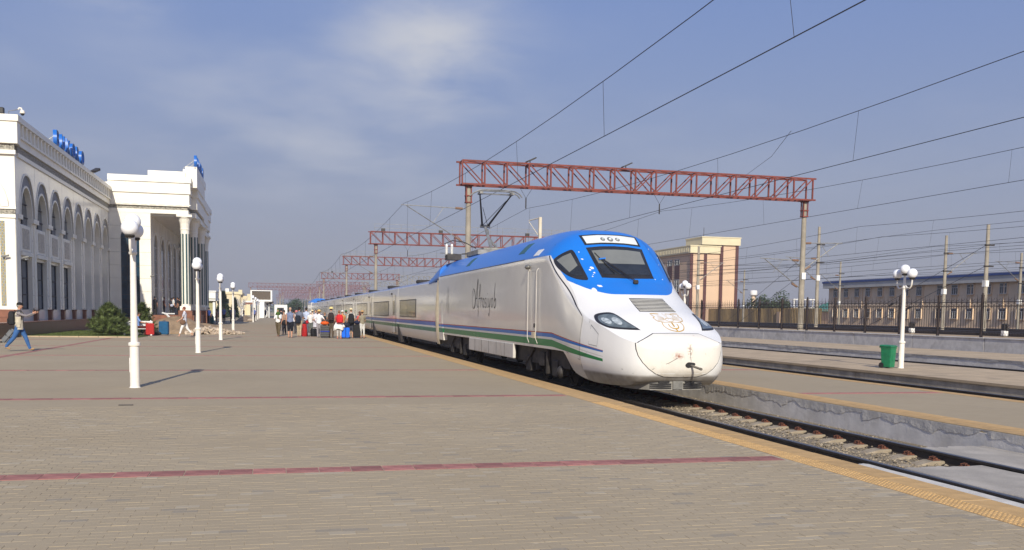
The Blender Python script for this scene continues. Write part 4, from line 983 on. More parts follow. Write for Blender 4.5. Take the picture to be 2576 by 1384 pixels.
for y in (124, 110.3, 101.2, 95.6): MB().tube([(84.93, y+1.4, 6.2), (84.93, y+1.4, 3.2)], .06, 6).build('downpipe', M['beige'], lb, world=True)
# ------------------------------------------------------------------ peach building
M['peach'] = pbr('peach_render', (.64, .455, .31), .9, var=.03, scale=.4)
M['peach_side'] = M['peach']
M['brown_pil'] = pbr('brown_pilaster', (.095, .035, .032), .8, var=.1)
M['cream'] = pbr('cream_fascia', (.68, .60, .40), .8, var=.05, scale=.6)
pb = T('peach_building', 'tall peach building with dark brown pilasters and cream parapet', 'building', (80, 175, .6))
MB().box(80, 90, 175, 200, .5, 15.0).build('wall', M['peach'], pb, world=True)
MB().box(86.2, 89.9, 174.7, 178.4, .5, 16.0).build('tower', M['peach'], pb, world=True)
for x, z, yy in ((80.05, 14.0, 175), (83.0, 14.0, 175), (86.35, 15.7, 174.7), (89.65, 15.7, 174.7)): MB().box(x-.32, x+.32, yy-.12, yy+.0, .5, z).build('pilaster', M['brown_pil'], pb, world=True)
pa = MB().box(79.6, 86.15, 174.6, 200.4, 14.05, 15.35).build('parapet', M['cream'], pb, world=True)
MB().box(81.9, 90.2, 174.3, 182, 15.72, 17.1).box(79.5, 86.2, 174.5, 200.5, 15.35, 15.55).box(81.8, 90.3, 174.2, 182.1, 17.1, 17.3).build('cornice', M['cream'], pa, world=True)
for i in range(30): MB().box(79.52, 79.58, 175.6+i*.82, 176.0+i*.82, 14.3, 15.2).build('dentil', M['cream'], pa, world=True)
for y in (185.3, 181.6):
    for z0, z1, k in ((11.9, 13.1, 0), (6.5, 9.0, 0), (2.0, 4.6, 0)):
        w = MB().box(79.93, 79.97, y-1.2, y+1.2, z0, z1).build('window', M['darkpane'], pb, world=True); q = MB()
        for a in (-1.2, -.2, .2, 1.14): q.box(79.88, 79.93, y+a, y+a+.06, z0, z1)
        for z in (z0, (z0+z1)/2, z1-.06): q.box(79.88, 79.93, y-1.2, y+1.2, z, z+.06)
        q.build('frame', M['upvc'], w, world=True)
    for z0, z1 in ((9.0, 11.9), (4.6, 6.5)): MB().box(79.92, 79.97, y-1.2, y+1.2, z0, z1).build('spandrel', M['brown_pil'], pb, world=True)
MB().tube([(83, 176, 17.3), (83, 176, 19.2)], .05, 5).build('aerial', M['dark'], pb, world=True)
# corrugated yellow wall, green roofs, water tower, trees, frame building
M['corr'] = pbr('yellow_sheet', (.36, .245, .10), .75, var=.1, scale=1)
yw = T('corrugated_wall', 'ochre corrugated sheet fence behind the iron fence', 'fence', (84, 150, .6))
for k in range(16):
    b = MB(); y0 = 134.5+k*3.0
    b.rings([[(84+(.04 if (i % 4) in (0, 1) else -.04), y0+i*.1235, z) for i in range(25)] for z in (.55, 3.15)], closed=False, cap=False); b.build('sheet', M['corr'], yw, world=True)
MB().box(83.8, 83.95, 147, 148.2, .6, 2.6).build('gate_leaf', M['peach'], yw, world=True); 
M['green_roof'] = pbr('green_roof_sheet', (.08, .27, .19), .5, var=.1)
M['green_wall'] = pbr('green_wall', (.03, .16, .09), .7)
for (x, y, w_, d_, z0, z1, lab, wm) in ((98, 148, 9, 12, 2.8, 4.6, 'low building with pale green gabled roof left of the beige block', 'peach'), (103, 140, 4, 5, 3.6, 6.0, 'small dark green hut with green roof beside the beige block', 'green_wall')):
    g_ = T('green_roofed_house', lab, 'building', (x, y, .6))
    MB().box(x-w_/2, x+w_/2, y-d_/2, y+d_/2, .5, z0+.3).build('wall', M[wm], g_, world=True)
    MB().rings([[(x-w_/2-.4, y+s*(d_/2+.4), z0), (x, y+s*(d_/2+.4), z1), (x+w_/2+.4, y+s*(d_/2+.4), z0), (x, y+s*(d_/2+.4), z0+.2)] for s in (-1, 1)]).build('roof', M['green_roof'], g_, world=True)
wt = T('water_tower', 'white topped water tower far beyond the fence', 'water tower', (214.3, 400, .6))
MB().lathe([(1.05, 0), (.95, 10.6)], 14, (214.3, 400, .6)).build('shaft', M['beige'], wt, world=True, smooth=True)
MB().lathe([(.95, 0), (1.65, .35), (1.7, 2.1), (1.5, 2.5), (.3, 2.7)], 16, (214.3, 400, 11.2)).build('tank', M['white'], wt, world=True, smooth=True)
MB().lathe([(1.9, 0), (1.9, .2), (1.6, .2)], 16, (214.3, 400, 11.5)).build('walkway', M['dark'], wt, world=True)
fb = T('frame_building', 'unfinished open white frame building beside the dark tree', 'building', (190, 320, .6)); 
for i in range(4):
    for j in range(2): MB().box(188+i*2.6, 188.35+i*2.6, 320+j*4, 320.35+j*4, .6, 8.2).build('column', M['white'], fb, world=True)
for z in (5.2, 8.2): MB().box(187.6, 196.6, 319.5, 325, z, z+.35).build('floor_slab', M['white'], fb, world=True)
MB().box(188.3, 193.3, 323, 324, .6, 5.2).build('infill_wall', M['beige'], fb, world=True)
# dwarf signals in the yard
for (x, y, lab) in ((45.2, 60.5, 'small white and black dwarf signal behind the fence, left of the lamp'), (45.4, 51.6, 'small white and black dwarf signal behind the fence, right of the lamp')):
    d_ = T('dwarf_signal', lab, 'signal', (x, y, .6))
    MB().box(x-.16, x+.16, y-.16, y+.16, .6, 1.0).build('signal_base', M['white'], d_, world=True, bevel=.03)
    hd = MB().box(x-.15, x+.15, y-.15, y+.15, 1.0, 1.45).build('signal_head', M['black'], d_, world=True, bevel=.04)
    for z in (1.12, 1.33): MB().rings([[(x+.08*math.cos(a), y-.15-e, z+.08*math.sin(a)) for a in [2*math.pi*k/10 for k in range(10)]] for e in (0, .16)]).build('visor', M['dark'], hd, world=True)
# ------------------------------------------------------------------ station building
M['marble'] = pbr('white_marble', (.85, .815, .72), .22, var=.045, scale=.8)
M['marble_l'] = pbr('white_stone_moulding', (.84, .80, .70), .4, var=.05, scale=1.2)
M['grey_orn'] = pbr('grey_ornament', (.26, .26, .265), .7, var=.4, scale=16, bmp=.01, bscale=20)
M['frieze'] = pbr('carved_frieze', (.30, .28, .235), .8, var=.6, scale=9, bmp=.04, bscale=14)
M['carved'] = pbr('carved_plaster', (.60, .54, .44), .85, var=.28, scale=11, bmp=.05, bscale=12)
M['granite'] = pbr('brown_granite', (.20, .075, .04), .4, var=.2, scale=2)
M['granite_shaded'] = pbr('granite_shade_tone', (.105, .045, .03), .35, var=.2, scale=1.5)  # same brown granite, darkened to paint the terrace wall's shade
M['blue_glass'] = pbr('blue_glass', (.012, .035, .06), .07, var=.4, scale=1.5, spec=.6)
M['stn_glass'] = pbr('grey_blue_glass', (.07, .092, .125), .1, var=.25, scale=1.2, spec=.6)
def tile_mat():
    m, b = newmat('blue_tile'); p = xco(); x, y, z = xsep(p)
    a = X.op('SINE', z*19.0); c = X.op('SINE', (x+y)*40.0); k = (a*c+xnoise(p, 14, 2)*.6)
    put(b, 'Base Color', xmix(k.step(.2, .4), xmix(k.step(-.5, -.2), (.08, .16, .30), (.40, .40, .36)), (.33, .27, .12))); put(b, 'Roughness', .25); return m
M['tile'] = tile_mat()
M['green_tile'] = pbr('green_tile', (.05, .10, .105), .3, var=.6, scale=13)
M['sign_blue'] = pbr('sign_blue', (.012, .13, .50), .4, var=.05)
M['sign_front'] = pbr('sign_front_blue', (.03, .09, .24), .4, var=.1)
XF = -14.5
st = T('station_building', 'long white marble station building with arcade and columned portico on the left', 'station', (-20, 90, 0))
def SB(b, name, m, par=None, **k): return b.build(name, m, par or st, world=True, **k)
# core
SB(MB().box(-45, XF-1.3, 61.9, 94.5, 0, 12.2), 'wall', M['marble'])
# end wall facing the camera, with mouldings, tile strip and arch hood
SB(MB().box(-45, XF-.0, 61.4, 61.9, 1.47, 10.45), 'end_wall', M['marble'])
for k, (x0, x1) in enumerate(((-16.6, -14.52), (-20.5, -18.8), (-24, -22))):
    SB(MB().box(x0, x1, 61.33, 61.4, 1.47, 6.75), 'corner_pilaster', M['marble_l'])
for x in (-15.22, -16.4, -19.6): 
    SB(MB().box(x-.12, x+.13, 61.29, 61.33, 1.7, 6.6), 'tile_strip', M['tile'])
SB(MB().box(-45, XF+.02, 61.26, 61.42, 6.78, 6.98).box(-45, XF+.05, 61.24, 61.42, 7.28, 7.42), 'impost_moulding', M['marble_l'])
SB(MB().box(-45, XF+.0, 61.32, 61.42, 6.98, 7.28), 'tile_frieze', M['frieze'])
def arch_pts(yc, z0, w, hgt, n=14, p=1.0):       # pointed when p > 1
    o = []
    for i in range(n+1):
        a = math.pi*i/n; c, s_ = math.cos(a), math.sin(a)
        o.append((yc-w*math.copysign(abs(c)**(1/p if p > 1 else 1), c)*1.0, z0+hgt*(s_**p if p > 1 else s_)))
    return o
b = MB(); A = arch_pts(-17.6, 7.4, 2.75, 2.6, 18); B_ = arch_pts(-17.6, 7.4, 2.35, 2.2, 18)
b.rings([[(a[0], 61.40, a[1]), (a[0], 61.24, a[1]), (c[0], 61.24, c[1]), (c[0], 61.40, c[1])] for a, c in zip(A, B_)]); SB(b, 'arch_hood', M['marble_l'], smooth=True)
b = MB(); A = arch_pts(-17.6, 7.4, 2.3, 2.15, 18); b.add([(a[0], 61.385, a[1]) for a in A], [tuple(range(len(A)))]); SB(b, 'arch_field', M['grey_orn'])
SB(MB().box(-45, XF+.1, 61.22, 61.42, 10.42, 10.66), 'cornice_band', M['marble_l'])
SB(MB().box(-45, XF+.02, 61.34, 61.44, 10.66, 11.02), 'carved_frieze', M['frieze'])
SB(MB().box(-45, XF-.01, 61.30, 61.9, 1.0, 1.47).box(-45, XF-.05, 61.34, 61.9, .0, 1.02), 'plinth', M['granite'])
# parapet on both sides
par = SB(MB().box(-45, XF+.24, 61.16, 61.9, 11.02, 12.28), 'parapet', M['marble_l'], bevel=.02)
SB(MB().box(-45, XF+.32, 61.08, 61.95, 12.28, 12.66), 'parapet_cap', M['marble_l'], bevel=.02)
SB(MB().box(XF-.6, XF+.16, 61.9, 94.0, 11.0, 11.42).box(XF-.6, XF+.28, 61.9, 94.0, 11.42, 11.54), 'cornice', M['marble_l'])
SB(MB().box(XF-.6, XF+.06, 61.9, 94.0, 11.54, 12.30), 'parapet_wall', M['marble_l'])
SB(MB().box(XF-.7, XF+.30, 61.95, 94.0, 12.30, 12.62), 'parapet_cap', M['marble_l'])
rib = m_of(MB().rings([[(XF+.05, -.13, 11.56), (XF+.24, -.13, 11.56), (XF+.24, .13, 11.56), (XF+.05, .13, 11.56)], [(XF+.05, -.13, 12.14), (XF+.22, -.13, 12.14), (XF+.22, .13, 12.14), (XF+.05, .13, 12.14)], [(XF+.05, -.2, 12.28), (XF+.26, -.2, 12.28), (XF+.26, .2, 12.28), (XF+.05, .2, 12.28)]]), 'parapet_rib', M['marble_l'])
for i in range(34):
    piece('parapet_rib', rib, st, (20, 62.6+i*.94-90, 0))
SB(MB().box(XF-.3, XF+.05, 61.9, 94.0, 10.60, 10.98), 'carved_frieze', M['frieze'])
SB(MB().box(XF-.3, XF+.10, 61.9, 94.0, 10.36, 10.60), 'cornice_band', M['marble_l'])
# eight bays
P = 4.0; Y_A = 64.15
deep = {}
for i in range(8):
    yc = Y_A+P*i; y0, y1 = yc-P/2, yc+P/2; dp = .27 if i < 4 else 1.15
    if i == 0: y0 = 61.9
    n = 16
    out_ = arch_pts(yc, 7.05, 1.86, 2.52, n, 1.25); inn = arch_pts(yc, 7.05, 1.36, 1.80, n)
    xg = XF-.07
    b = MB()                                      # wall above the arch
    b.add([(XF, p[0], p[1]) for p in out_]+[(XF, p[0], 10.36) for p in out_], [(k, k+1, n+2+k, n+1+k) for k in range(n)])
    b.add([(XF, y0, 7.05), (XF, yc-1.86, 7.05), (XF, yc-1.86, 10.36), (XF, y0, 10.36)], [(0, 1, 2, 3)]); b.add([(XF, yc+1.86, 7.05), (XF, y1, 7.05), (XF, y1, 10.36), (XF, yc+1.86, 10.36)], [(0, 1, 2, 3)])
    b.rings([[(XF, p[0], p[1]), (xg, p[0], p[1])] for p in out_], closed=False, cap=False)
    SB(b, 'arcade_wall', M['marble'])
    hd = MB(); o2 = arch_pts(yc, 7.05, 1.95, 2.64, n, 1.25)
    hd.rings([[(XF-.05, a[0], a[1]), (XF+.035, a[0], a[1]), (XF+.035, c[0], c[1]), (XF-.05, c[0], c[1])] for a, c in zip(o2, out_)]); SB(hd, 'arch_hood', M['marble_l'], smooth=True)
    b = MB(); b.rings([[(xg, a[0], a[1]), (xg, c[0], c[1])] for a, c in zip(out_, inn)], closed=False, cap=False); SB(b, 'ornament_band', M['grey_orn'])
    o3 = arch_pts(yc, 7.05, 1.48, 1.92, n)
    b = MB(); b.rings([[(xg, a[0], a[1]), (xg+.06, a[0], a[1]), (xg+.06, c[0], c[1]), (xg, c[0], c[1])] for a, c in zip(o3, inn)]); SB(b, 'arch_rim', M['marble_l'], smooth=True)
    zb = 6.62
    xr = xg-dp
    b = MB(); full = [(yc-1.36, zb)]+inn+[(yc+1.36, zb)]
    b.rings([[(xg, p[0], p[1]), (xr, p[0], p[1])] for p in full], closed=False, cap=False); SB(b, 'arch_reveal', M['marble'])
    w = MB().add([(xr, p[0], p[1]) for p in full], [tuple(range(len(full)))]); w = SB(w, 'arched_window', M['stn_glass'])
    q = MB().box(xr, xr+.05, yc-.03, yc+.03, zb, 8.8)
    for z in (7.1, 7.9): q.box(xr, xr+.05, yc-1.36, yc+1.36, z-.03, z+.03)
    SB(q, 'glazing_bar', M['dark'], w)
    # piers, imposts, panel, lower window
    for ya, yb in ((y0+.004, yc-1.375), (yc+1.375, y1-.004)):
        SB(MB().box(XF-1.3, XF-.10, ya, yb, 1.47, 7.05), 'pier', M['marble'])
        SB(MB().box(XF-.3, XF+.07, ya-.0 if ya < yc-1.5 else ya-.03, yb+.03 if ya < yc-1.5 else yb, 6.82, 7.09), 'impost', M['marble_l'])
        SB(MB().box(XF-.26, XF-.24+.2, (ya+.003 if ya < yc else yb-.19), (ya+.19 if ya < yc else yb-.003), 1.6, 6.8), 'pier_strip', M['marble_l'])
    SB(MB().box(XF-.10, XF-.055, y1-.05, y1+.05, 1.7, 6.6), 'grey_joint_strip', M['grey_orn'])
    xp = XF-.22 if i < 4 else XF-.75
    SB(MB().box(XF-1.3, xp, yc-1.37, yc+1.37, 4.94, zb-.004), 'spandrel', M['marble'])
    if i < 4:
        fr = SB(MB().box(xp, xp+.10, yc-1.25, yc+1.25, 4.98, 6.58), 'panel_frame', M['marble_l'], bevel=.04)
        SB(MB().box(xp+.09, xp+.13, yc-.80, yc+.80, 5.16, 6.36), 'carved_panel', M['carved'], fr)
        SB(MB().box(xp-.1, xp+.22, yc-1.368, yc+1.368, 4.72, 4.95), 'lintel', M['marble_l'])
    SB(MB().box(XF-1.29, xp-.02, yc-1.366, yc+1.366, 4.53, 4.935), 'lintel_soffit', M['marble'])
    xw = XF-.42 if i < 4 else XF-1.25
    w = SB(MB().box(xw-.05, xw, yc-1.365, yc+1.365, 1.475, 4.55), 'window', M['stn_glass']); q = MB()
    for z in (1.5, 2.4, 3.4, 4.5): q.box(xw, xw+.05, yc-1.36, yc+1.36, z-.03, z+.03)
    for y in (-1.33, 0, 1.33): q.box(xw, xw+.05, yc+y-.03, yc+y+.03, 1.47, 4.55)
    SB(q, 'frame', M['dark'], w)
    SB(MB().rings([[(XF-.4, y1-a, z), (XF+e, y1-a, z), (XF+e, y1+a, z), (XF-.4, y1+a, z)] for a, e, z in ((.30, .12, .62), (.30, .12, .72), (.24, .04, .84), (.24, .04, 1.36), (.30, .10, 1.47))]), 'pilaster_base', M['granite'])
    SB(MB().box(XF-.6, XF-.18, yc-1.75, yc+1.75, .6, 1.465), 'under_sill', M['marble'])
    for z in (2.35, 3.55, 5.75): SB(MB().box(XF-.105, XF-.095, y0+.1, y0+.6, z-.012, z+.012).box(XF-.105, XF-.095, y1-.6, y1-.1, z-.012, z+.012), 'stone_joint', M['grey_orn'])
for y in (66.2, 70.2, 74.2, 78.2, 82.2, 86.2, 90.2): SB(MB().box(XF-.002, XF+.003, y-.012, y+.012, 9.2, 10.36), 'stone_joint', M['grey_orn'])
# brown terrace along the facade
tw = T('terrace_wall', 'low brown granite terrace wall in a painted shade tone in front of the arcade', 'wall', (-13.5, 62, 0))
MB().box(-45, -13.5, 46, 61.2, -.01, .72).box(-14.6, -13.5, 61.2, 92, -.01, .72).build('terrace', M['granite_shaded'], tw, world=True)
y = 46
while y < 90:
    MB().box(-13.9, -13.46, y, y+2.18, .72, .80).build('cap_slab', M['granite'], tw, world=True, bevel=.01); y += 2.2
x = -13.46
for k in range(2): MB().box(x-2.18, x, 45.96, 46.4, .72, .80).build('cap_slab', M['granite'], tw, world=True, bevel=.01); x -= 2.2
# ------------------------------------------------------------------ portico
YP = 94.0
SB(MB().box(-45, -10.9, YP+.3, 124, 0, 13.1), 'portico_wall', M['marble'])
def blockwall(x0, x1, z0, z1, y, nx, nz, name='cladding_panel', hole=None, m='marble'):
    w, h_ = (x1-x0)/nx, (z1-z0)/nz
    for i in range(nx):
        for j in range(nz):
            a, b_, c, d_ = x0+i*w, x0+(i+1)*w, z0+j*h_, z0+(j+1)*h_
            if hole and a < hole[1]-.01 and b_ > hole[0]+.01 and c < hole[2]: continue
            SB(MB().box(a+.008, b_-.008, y, y+.31, c+.008, d_-.008), name, M[m])
hx0, hx1, hz = -13.5, -11.9, 8.17
blockwall(-14.5, -13.5, .8, 10.37, YP, 1, 8); blockwall(-11.9, -10.9, .8, 10.37, YP, 1, 8)
SB(MB().box(-14.5, -10.9, YP+.05, YP+.3, .0, .8), 'plinth', M['granite'])
ar = arch_pts(-12.7, hz, .8, .8, 14)
b = MB(); n = 14
b.add([(p[0], YP, p[1]) for p in ar]+[(p[0], YP, 10.37) for p in ar], [(k, k+1, n+2+k, n+1+k) for k in range(n)]); b.rings([[(p[0], YP, p[1]), (p[0], YP+.2, p[1])] for p in [(-13.5, .8)]+ar+[(-11.9, .8)]], closed=False, cap=False); SB(b, 'arched_surround', M['marble'])
w = SB(MB().add([(p[0], YP+.16, p[1]) for p in [(-13.5, .8)]+ar+[(-11.9, .8)]], [tuple(range(n+3))]), 'tall_window', M['blue_glass'])
q = MB()
for z in (1.6, 2.9, 4.2, 5.5, 6.8, 8.1): q.box(-13.5, -11.9, YP+.13, YP+.16, z-.02, z+.02)
for x in (-12.97, -12.43): q.box(x-.02, x+.02, YP+.13, YP+.16, .8, 8.8)
SB(q, 'glazing_bar', M['dark'], w)
# entablature, front and right side
def ent(x1, y0, y1, top, e0=0, tall=False):
    for nm, z0, z1, e, m in (('architrave', 10.37, 10.75, .0, 'marble_l'), ('carved_frieze', 10.75, 11.06, -.08, 'frieze'), ('entablature', 11.06, 12.2, .10, 'marble_l'), ('moulding', 12.2, 12.56, .22, 'marble_l'), ('attic', 12.56, 13.2, .20, 'marble_l'), ('attic_cap', 13.2, top, .30, 'marble_l')):
        SB(MB().box(-14.5 if y0 < 95 else -12, x1+e, y0-e if y0 < 95 else y0, y1+(e if y1 > 120 else 0), z0, z1), nm, M[m], bevel=.015)
ent(-7.58, 94.0, 124, 13.76)
for nm, z0, z1, e, m in (('architrave', 10.30, 10.75, .0, 'marble_l'), ('carved_frieze', 10.75, 11.06, -.08, 'frieze'), ('entablature', 11.06, 12.2, .12, 'marble_l'), ('moulding', 12.2, 12.56, .26, 'marble_l'), ('attic', 12.56, 14.1, .20, 'marble_l'), ('attic_cap', 14.1, 14.8, .30, 'marble_l')):
    SB(MB().box(-8.2, -7.1+e, 96.5-e, 106+e, z0, z1), nm, M[m])
for nm, z0, z1, e in (('architrave', 10.28, 10.75, .0), ('entablature', 10.75, 12.1, .1), ('attic_cap', 12.1, 12.75, .22)):
    SB(MB().box(-8.2, -7.1+e, 106.4, 113+e, z0, z1), nm, M['marble_l'])
SB(MB().box(-11.1, -7.86, 94.2, 97, 13.76, 14.3), 'attic_step', M['marble_l']); SB(MB().box(-7.85, -6.82, 94.4, 104.5, 12.9, 14.82), 'sign_parapet', M['marble_l'])
for i in range(9): SB(MB().box(-14.0+i*.76, -13.45+i*.76, 93.86, 93.90, 11.16, 11.24), 'dentil', M['marble'])
for i in range(7): SB(MB().box(-13.9+i*.93, -13.892+i*.93, 93.795, 93.80, 12.57, 13.19), 'stone_joint', M['grey_orn'])
# porch floor, steps, inner wall doors, far end wall
SB(MB().box(-10.9, -7.2, 94.0, 123, 0, 1.05), 'porch_floor', M['granite'])
for k in range(4): SB(MB().box(-10.6, -8.6, 92.6+k*.35, 94.0, .05+.25*k-.06, .30+.25*k-.06 if k < 3 else 1.0), 'step', M['granite'])
def arch_panel(y, z0, w, h_, x, nm, m, par=None):
    A = [(y-w, z0)]+arch_pts(y, h_, w, w*.95, 12)+[(y+w, z0)]
    return SB(MB().add([(x, p[0], p[1]) for p in A], [tuple(range(len(A)))]), nm, M[m], par)
for y in (97.0, 103, 109, 115, 120.5):
    d_ = arch_panel(y, 1.05, 1.5, 7.2, -10.88, 'arched_door', 'darkpane'); q = MB(); A = [(y-1.5, 1.05)]+arch_pts(y, 7.2, 1.5, 1.43, 12)+[(y+1.5, 1.05)]; B2 = [(y-1.75, 1.05)]+arch_pts(y, 7.2, 1.75, 1.7, 12)+[(y+1.75, 1.05)]
    q.rings([[(-10.9, a[0], a[1]), (-10.78, a[0], a[1]), (-10.78, c[0], c[1]), (-10.9, c[0], c[1])] for a, c in zip(A, B2)]); SB(q, 'door_surround', M['marble_l'], d_)
    q = MB()
    for z in (2.4, 3.6, 4.9, 6.2, 7.4): q.box(-10.88, -10.85, y-1.5, y+1.5, z-.02, z+.02)
    SB(q, 'glazing_bar', M['upvc'], d_)
SB(MB().box(-10.9, -9.55, 122.4, 123.2, 1.05, 10.3), 'far_end_wall', M['marble']); SB(MB().box(-9.6, -8.3, 122.5, 123.1, 8.6, 10.3), 'far_end_lintel', M['marble']); SB(MB().box(-10.85, -8.2, 122.3, 122.39, 9.0, 9.4), 'tile_frieze', M['green_tile'])
SB(MB().box(-10.9, -7.6, 94.4, 123, 10.2, 10.36), 'porch_ceiling', M['marble_l'])
def column(x, y, nm='column'):
    c = bpy.data.objects.new('column', None); COL.objects.link(c); c.parent = st; c.location = (x+20, y-90, 0)
    MB().box(-.62, .62, -.62, .62, 0, 1.5).build('pedestal', M['granite'], c, bevel=.02)
    MB().box(-.48, .48, -.48, .48, 1.5, 1.9).build('base', M['marble_l'], c, bevel=.02)
    MB().lathe([(.40, 1.9), (.39, 8.95)], 16, (0, 0, 0)).build('shaft', M['marble_l'], c)
    MB().lathe([(.40, 8.95), (.43, 8.98), (.43, 9.08), (.40, 9.1), (.44, 9.55), (.56, 9.95), (.66, 10.1), (.66, 10.14)], 16).box(-.68, .68, -.68, .68, 10.14, 10.36).build('capital', M['marble_l'], c)
    for k in range(8):
        a = k*math.pi/4+math.pi/8; q = MB(); e = .395
        q.rings([[(e*math.cos(a+s_*.19)*f_, e*math.sin(a+s_*.19)*f_, z) for s_, f_ in ((-1, .99), (-1, 1.04), (1, 1.04), (1, .99))] for z in (2.1, 8.4, 8.6)]); q.build('tile_inlay', M['green_tile'], c)
    return c
for y in (94.5, 103.4, 112.4, 121.4): column(-7.95, y)
for y in (98.6, 108): column(-7.5, y)
# rooftop letters
for loc, lab, y0, sc_, nm in (((-14.3, 71.2, 12.62), 'blue rooftop letters BUXORO above the arcade', 71.2, 1.05, 'a'), ((-6.95, 94.4, 14.8), 'blue rooftop letters BUXORO on the portico parapet', 94.4, 1.12, 'b')):
    sg = T('rooftop_sign', lab, 'sign', loc, 0)
    pitch = 1.72 if nm == 'a' else 1.55
    for i, ch in enumerate('BUXORO'):
        l_ = text_mesh(ch, 1.42*sc_, 'letter', M['sign_blue'], sg, (-.0, i*pitch, .0), (rad(90), 0, rad(90)), .12, 1.12)
        fr_ = text_mesh(ch, 1.42*sc_, 'letter_face', M['sign_front'], l_, (0, 0, .122), (0, 0, 0), .004)
    MB().box(-.1, .05, -.1, pitch*5+1.3, -.08, 0).build('support_rail', M['steel'], sg)
    for i in range(6): MB().tube([(-.1, i*pitch+.5, .7), (-1.1, i*pitch+.5, -.1)], .025, 5).build('stay', M['steel'], sg)
# camera, spot lamps, bullet cameras
cm_ = T('security_camera', 'white dome security camera on a bracket at the roof corner', 'camera', (-14.73, 61.4, 12.66))
MB().tube([(0, 0, 0), (0, 0, .22), (.52, 0, .34)], .022, 6).build('bracket', M['grey_metal'], cm_)
MB().tube([(.50, 0, .34), (.57, 0, .44), (.66, 0, .42), (.70, 0, .28)], .05, 8).lathe([(.06, .12), (.12, .08), (.15, -.04), (.14, -.08)], 12, (.72, 0, .20)).build('housing', M['white_enamel'], cm_, smooth=True)
MB().ball((.72, 0, .11), (.11, .11, .11), 10, 6).build('dome', M['black'], cm_, smooth='all')
fl = T('floodlight', 'black floodlight box at the left picture edge on the roof', 'floodlight', (-15.16, 61.5, 12.66)); MB().box(-.18, .16, -.15, .15, .06, .42).build('housing', M['black'], fl, bevel=.03); MB().box(-.03, .03, -.03, .03, 0, .08).build('foot', M['grey_metal'], fl)
fl = T('floodlight', 'small floodlight on the arcade parapet right of the rooftop letters', 'floodlight', (-14.3, 84.8, 12.62)); MB().rings([[(0, -.5, .1), (.25, .4, .45), (.25, .5, .25), (0, -.4, -.02)], [(.4, -.5, .1), (.6, .4, .45), (.6, .5, .25), (.4, -.4, -.02)]]).build('housing', M['dark'], fl); MB().box(.05, .3, -.1, .1, 0, .2).build('foot', M['grey_metal'], fl)
for x, y, lab, in ((-15.05, 61.2, 'grey bullet camera on the tiled end wall'), (-14.2, 62.2, 'grey bullet camera at the first pier of the arcade')):
    c_ = T('bullet_camera', lab, 'camera', (x, y, 4.55)); MB().tube([(-.16, -.05, -.03), (.2, -.12, .05)], .06, 8).build('housing', M['grey_metal'], c_, smooth=True); MB().tube([(0, 0, -.14), (0, -.05, -.02)], .02, 5).build('bracket', M['white'], c_)
cf = T('security_camera', 'small camera on the portico corner pier', 'camera', (-10.85, 93.95, 4.6)); MB().tube([(-.1, 0, 0), (.25, -.15, .05)], .07, 8).build('housing', M['grey_metal'], cf)
# ------------------------------------------------------------------ lamps
def make_lamp(label, loc, grp, hatch=0):
    t = T('globe_lamp', label, 'lamp post', loc, 0, grp)
    MB().lathe([(.115, 0), (.10, .015), (.097, .04), (.095, .86), (.118, .872), (.122, .90), (.118, .935), (.08, .95)], 18).build('base', M['white_enamel'], t, smooth=True)
    MB().lathe([(.074, .94), (.058, 2.74), (.08, 2.76), (.084, 2.80), (.06, 2.82), (.045, 2.86), (.042, 3.22)], 16).build('pole', M['white_enamel'], t, smooth=True)
    for s in (-1, 1):
        a = MB().tube([(0, s*.06, 2.86), (0, s*.16, 2.78), (0, s*.29, 2.77), (0, s*.38, 2.86), (0, s*.40, 3.0), (0, s*.40, 3.08)], .026, 8).build('arm', M['white_enamel'], t, smooth=True)
        MB().lathe([(.075, 3.07), (.095, 3.09), (.10, 3.12)], 12, (0, s*.40, 0)).build('lamp_holder', M['bogie'], a)
        MB().ball((0, s*.40, 3.27), .168, 20, 14).build('globe', M['globe'], a, smooth='all')
    MB().lathe([(.075, 3.21), (.095, 3.23), (.10, 3.26)], 12).build('lamp_holder', M['bogie'], t)
    MB().ball((0, 0, 3.42), .168, 20, 14).build('globe', M['globe'], t, smooth='all')
    MB().box(-.0985, -.09, -.03, .03, .32, .62).build('service_hatch', M['white'], t)
    return t
lamp = make_lamp('nearest cream globe lamp post, tallest in the picture, on the paved platform', (-2.80, 21.12, 0), 'globe lamps along the main platform')
for y, lab in ((37.9, 'second globe lamp post from the front, beside the walking woman'), (54.0, 'third globe lamp post, in front of the rubble heap'), (70.8, 'fourth globe lamp post, behind the rubble heap'), (132.7, 'fifth globe lamp post, first of the far group before the screen'), (151.8, 'sixth globe lamp post, second of the far group before the screen'), (173, 'seventh globe lamp post, third of the far group before the screen'), (193, 'eighth globe lamp post, right against the white screen pillar')):
    dup(lamp, (-2.76 if y < 100 else -2.6, y, 0), 0, lab)
dup(lamp, (21.22, 28.9, -.06), 0, 'globe lamp post on the concrete platform beside the green bin')['group'] = 'globe lamps on the concrete platform'
dup(lamp, (21.22, 47.1, -.06), 0, 'globe lamp post half hidden behind the train nose')['group'] = 'globe lamps on the concrete platform'
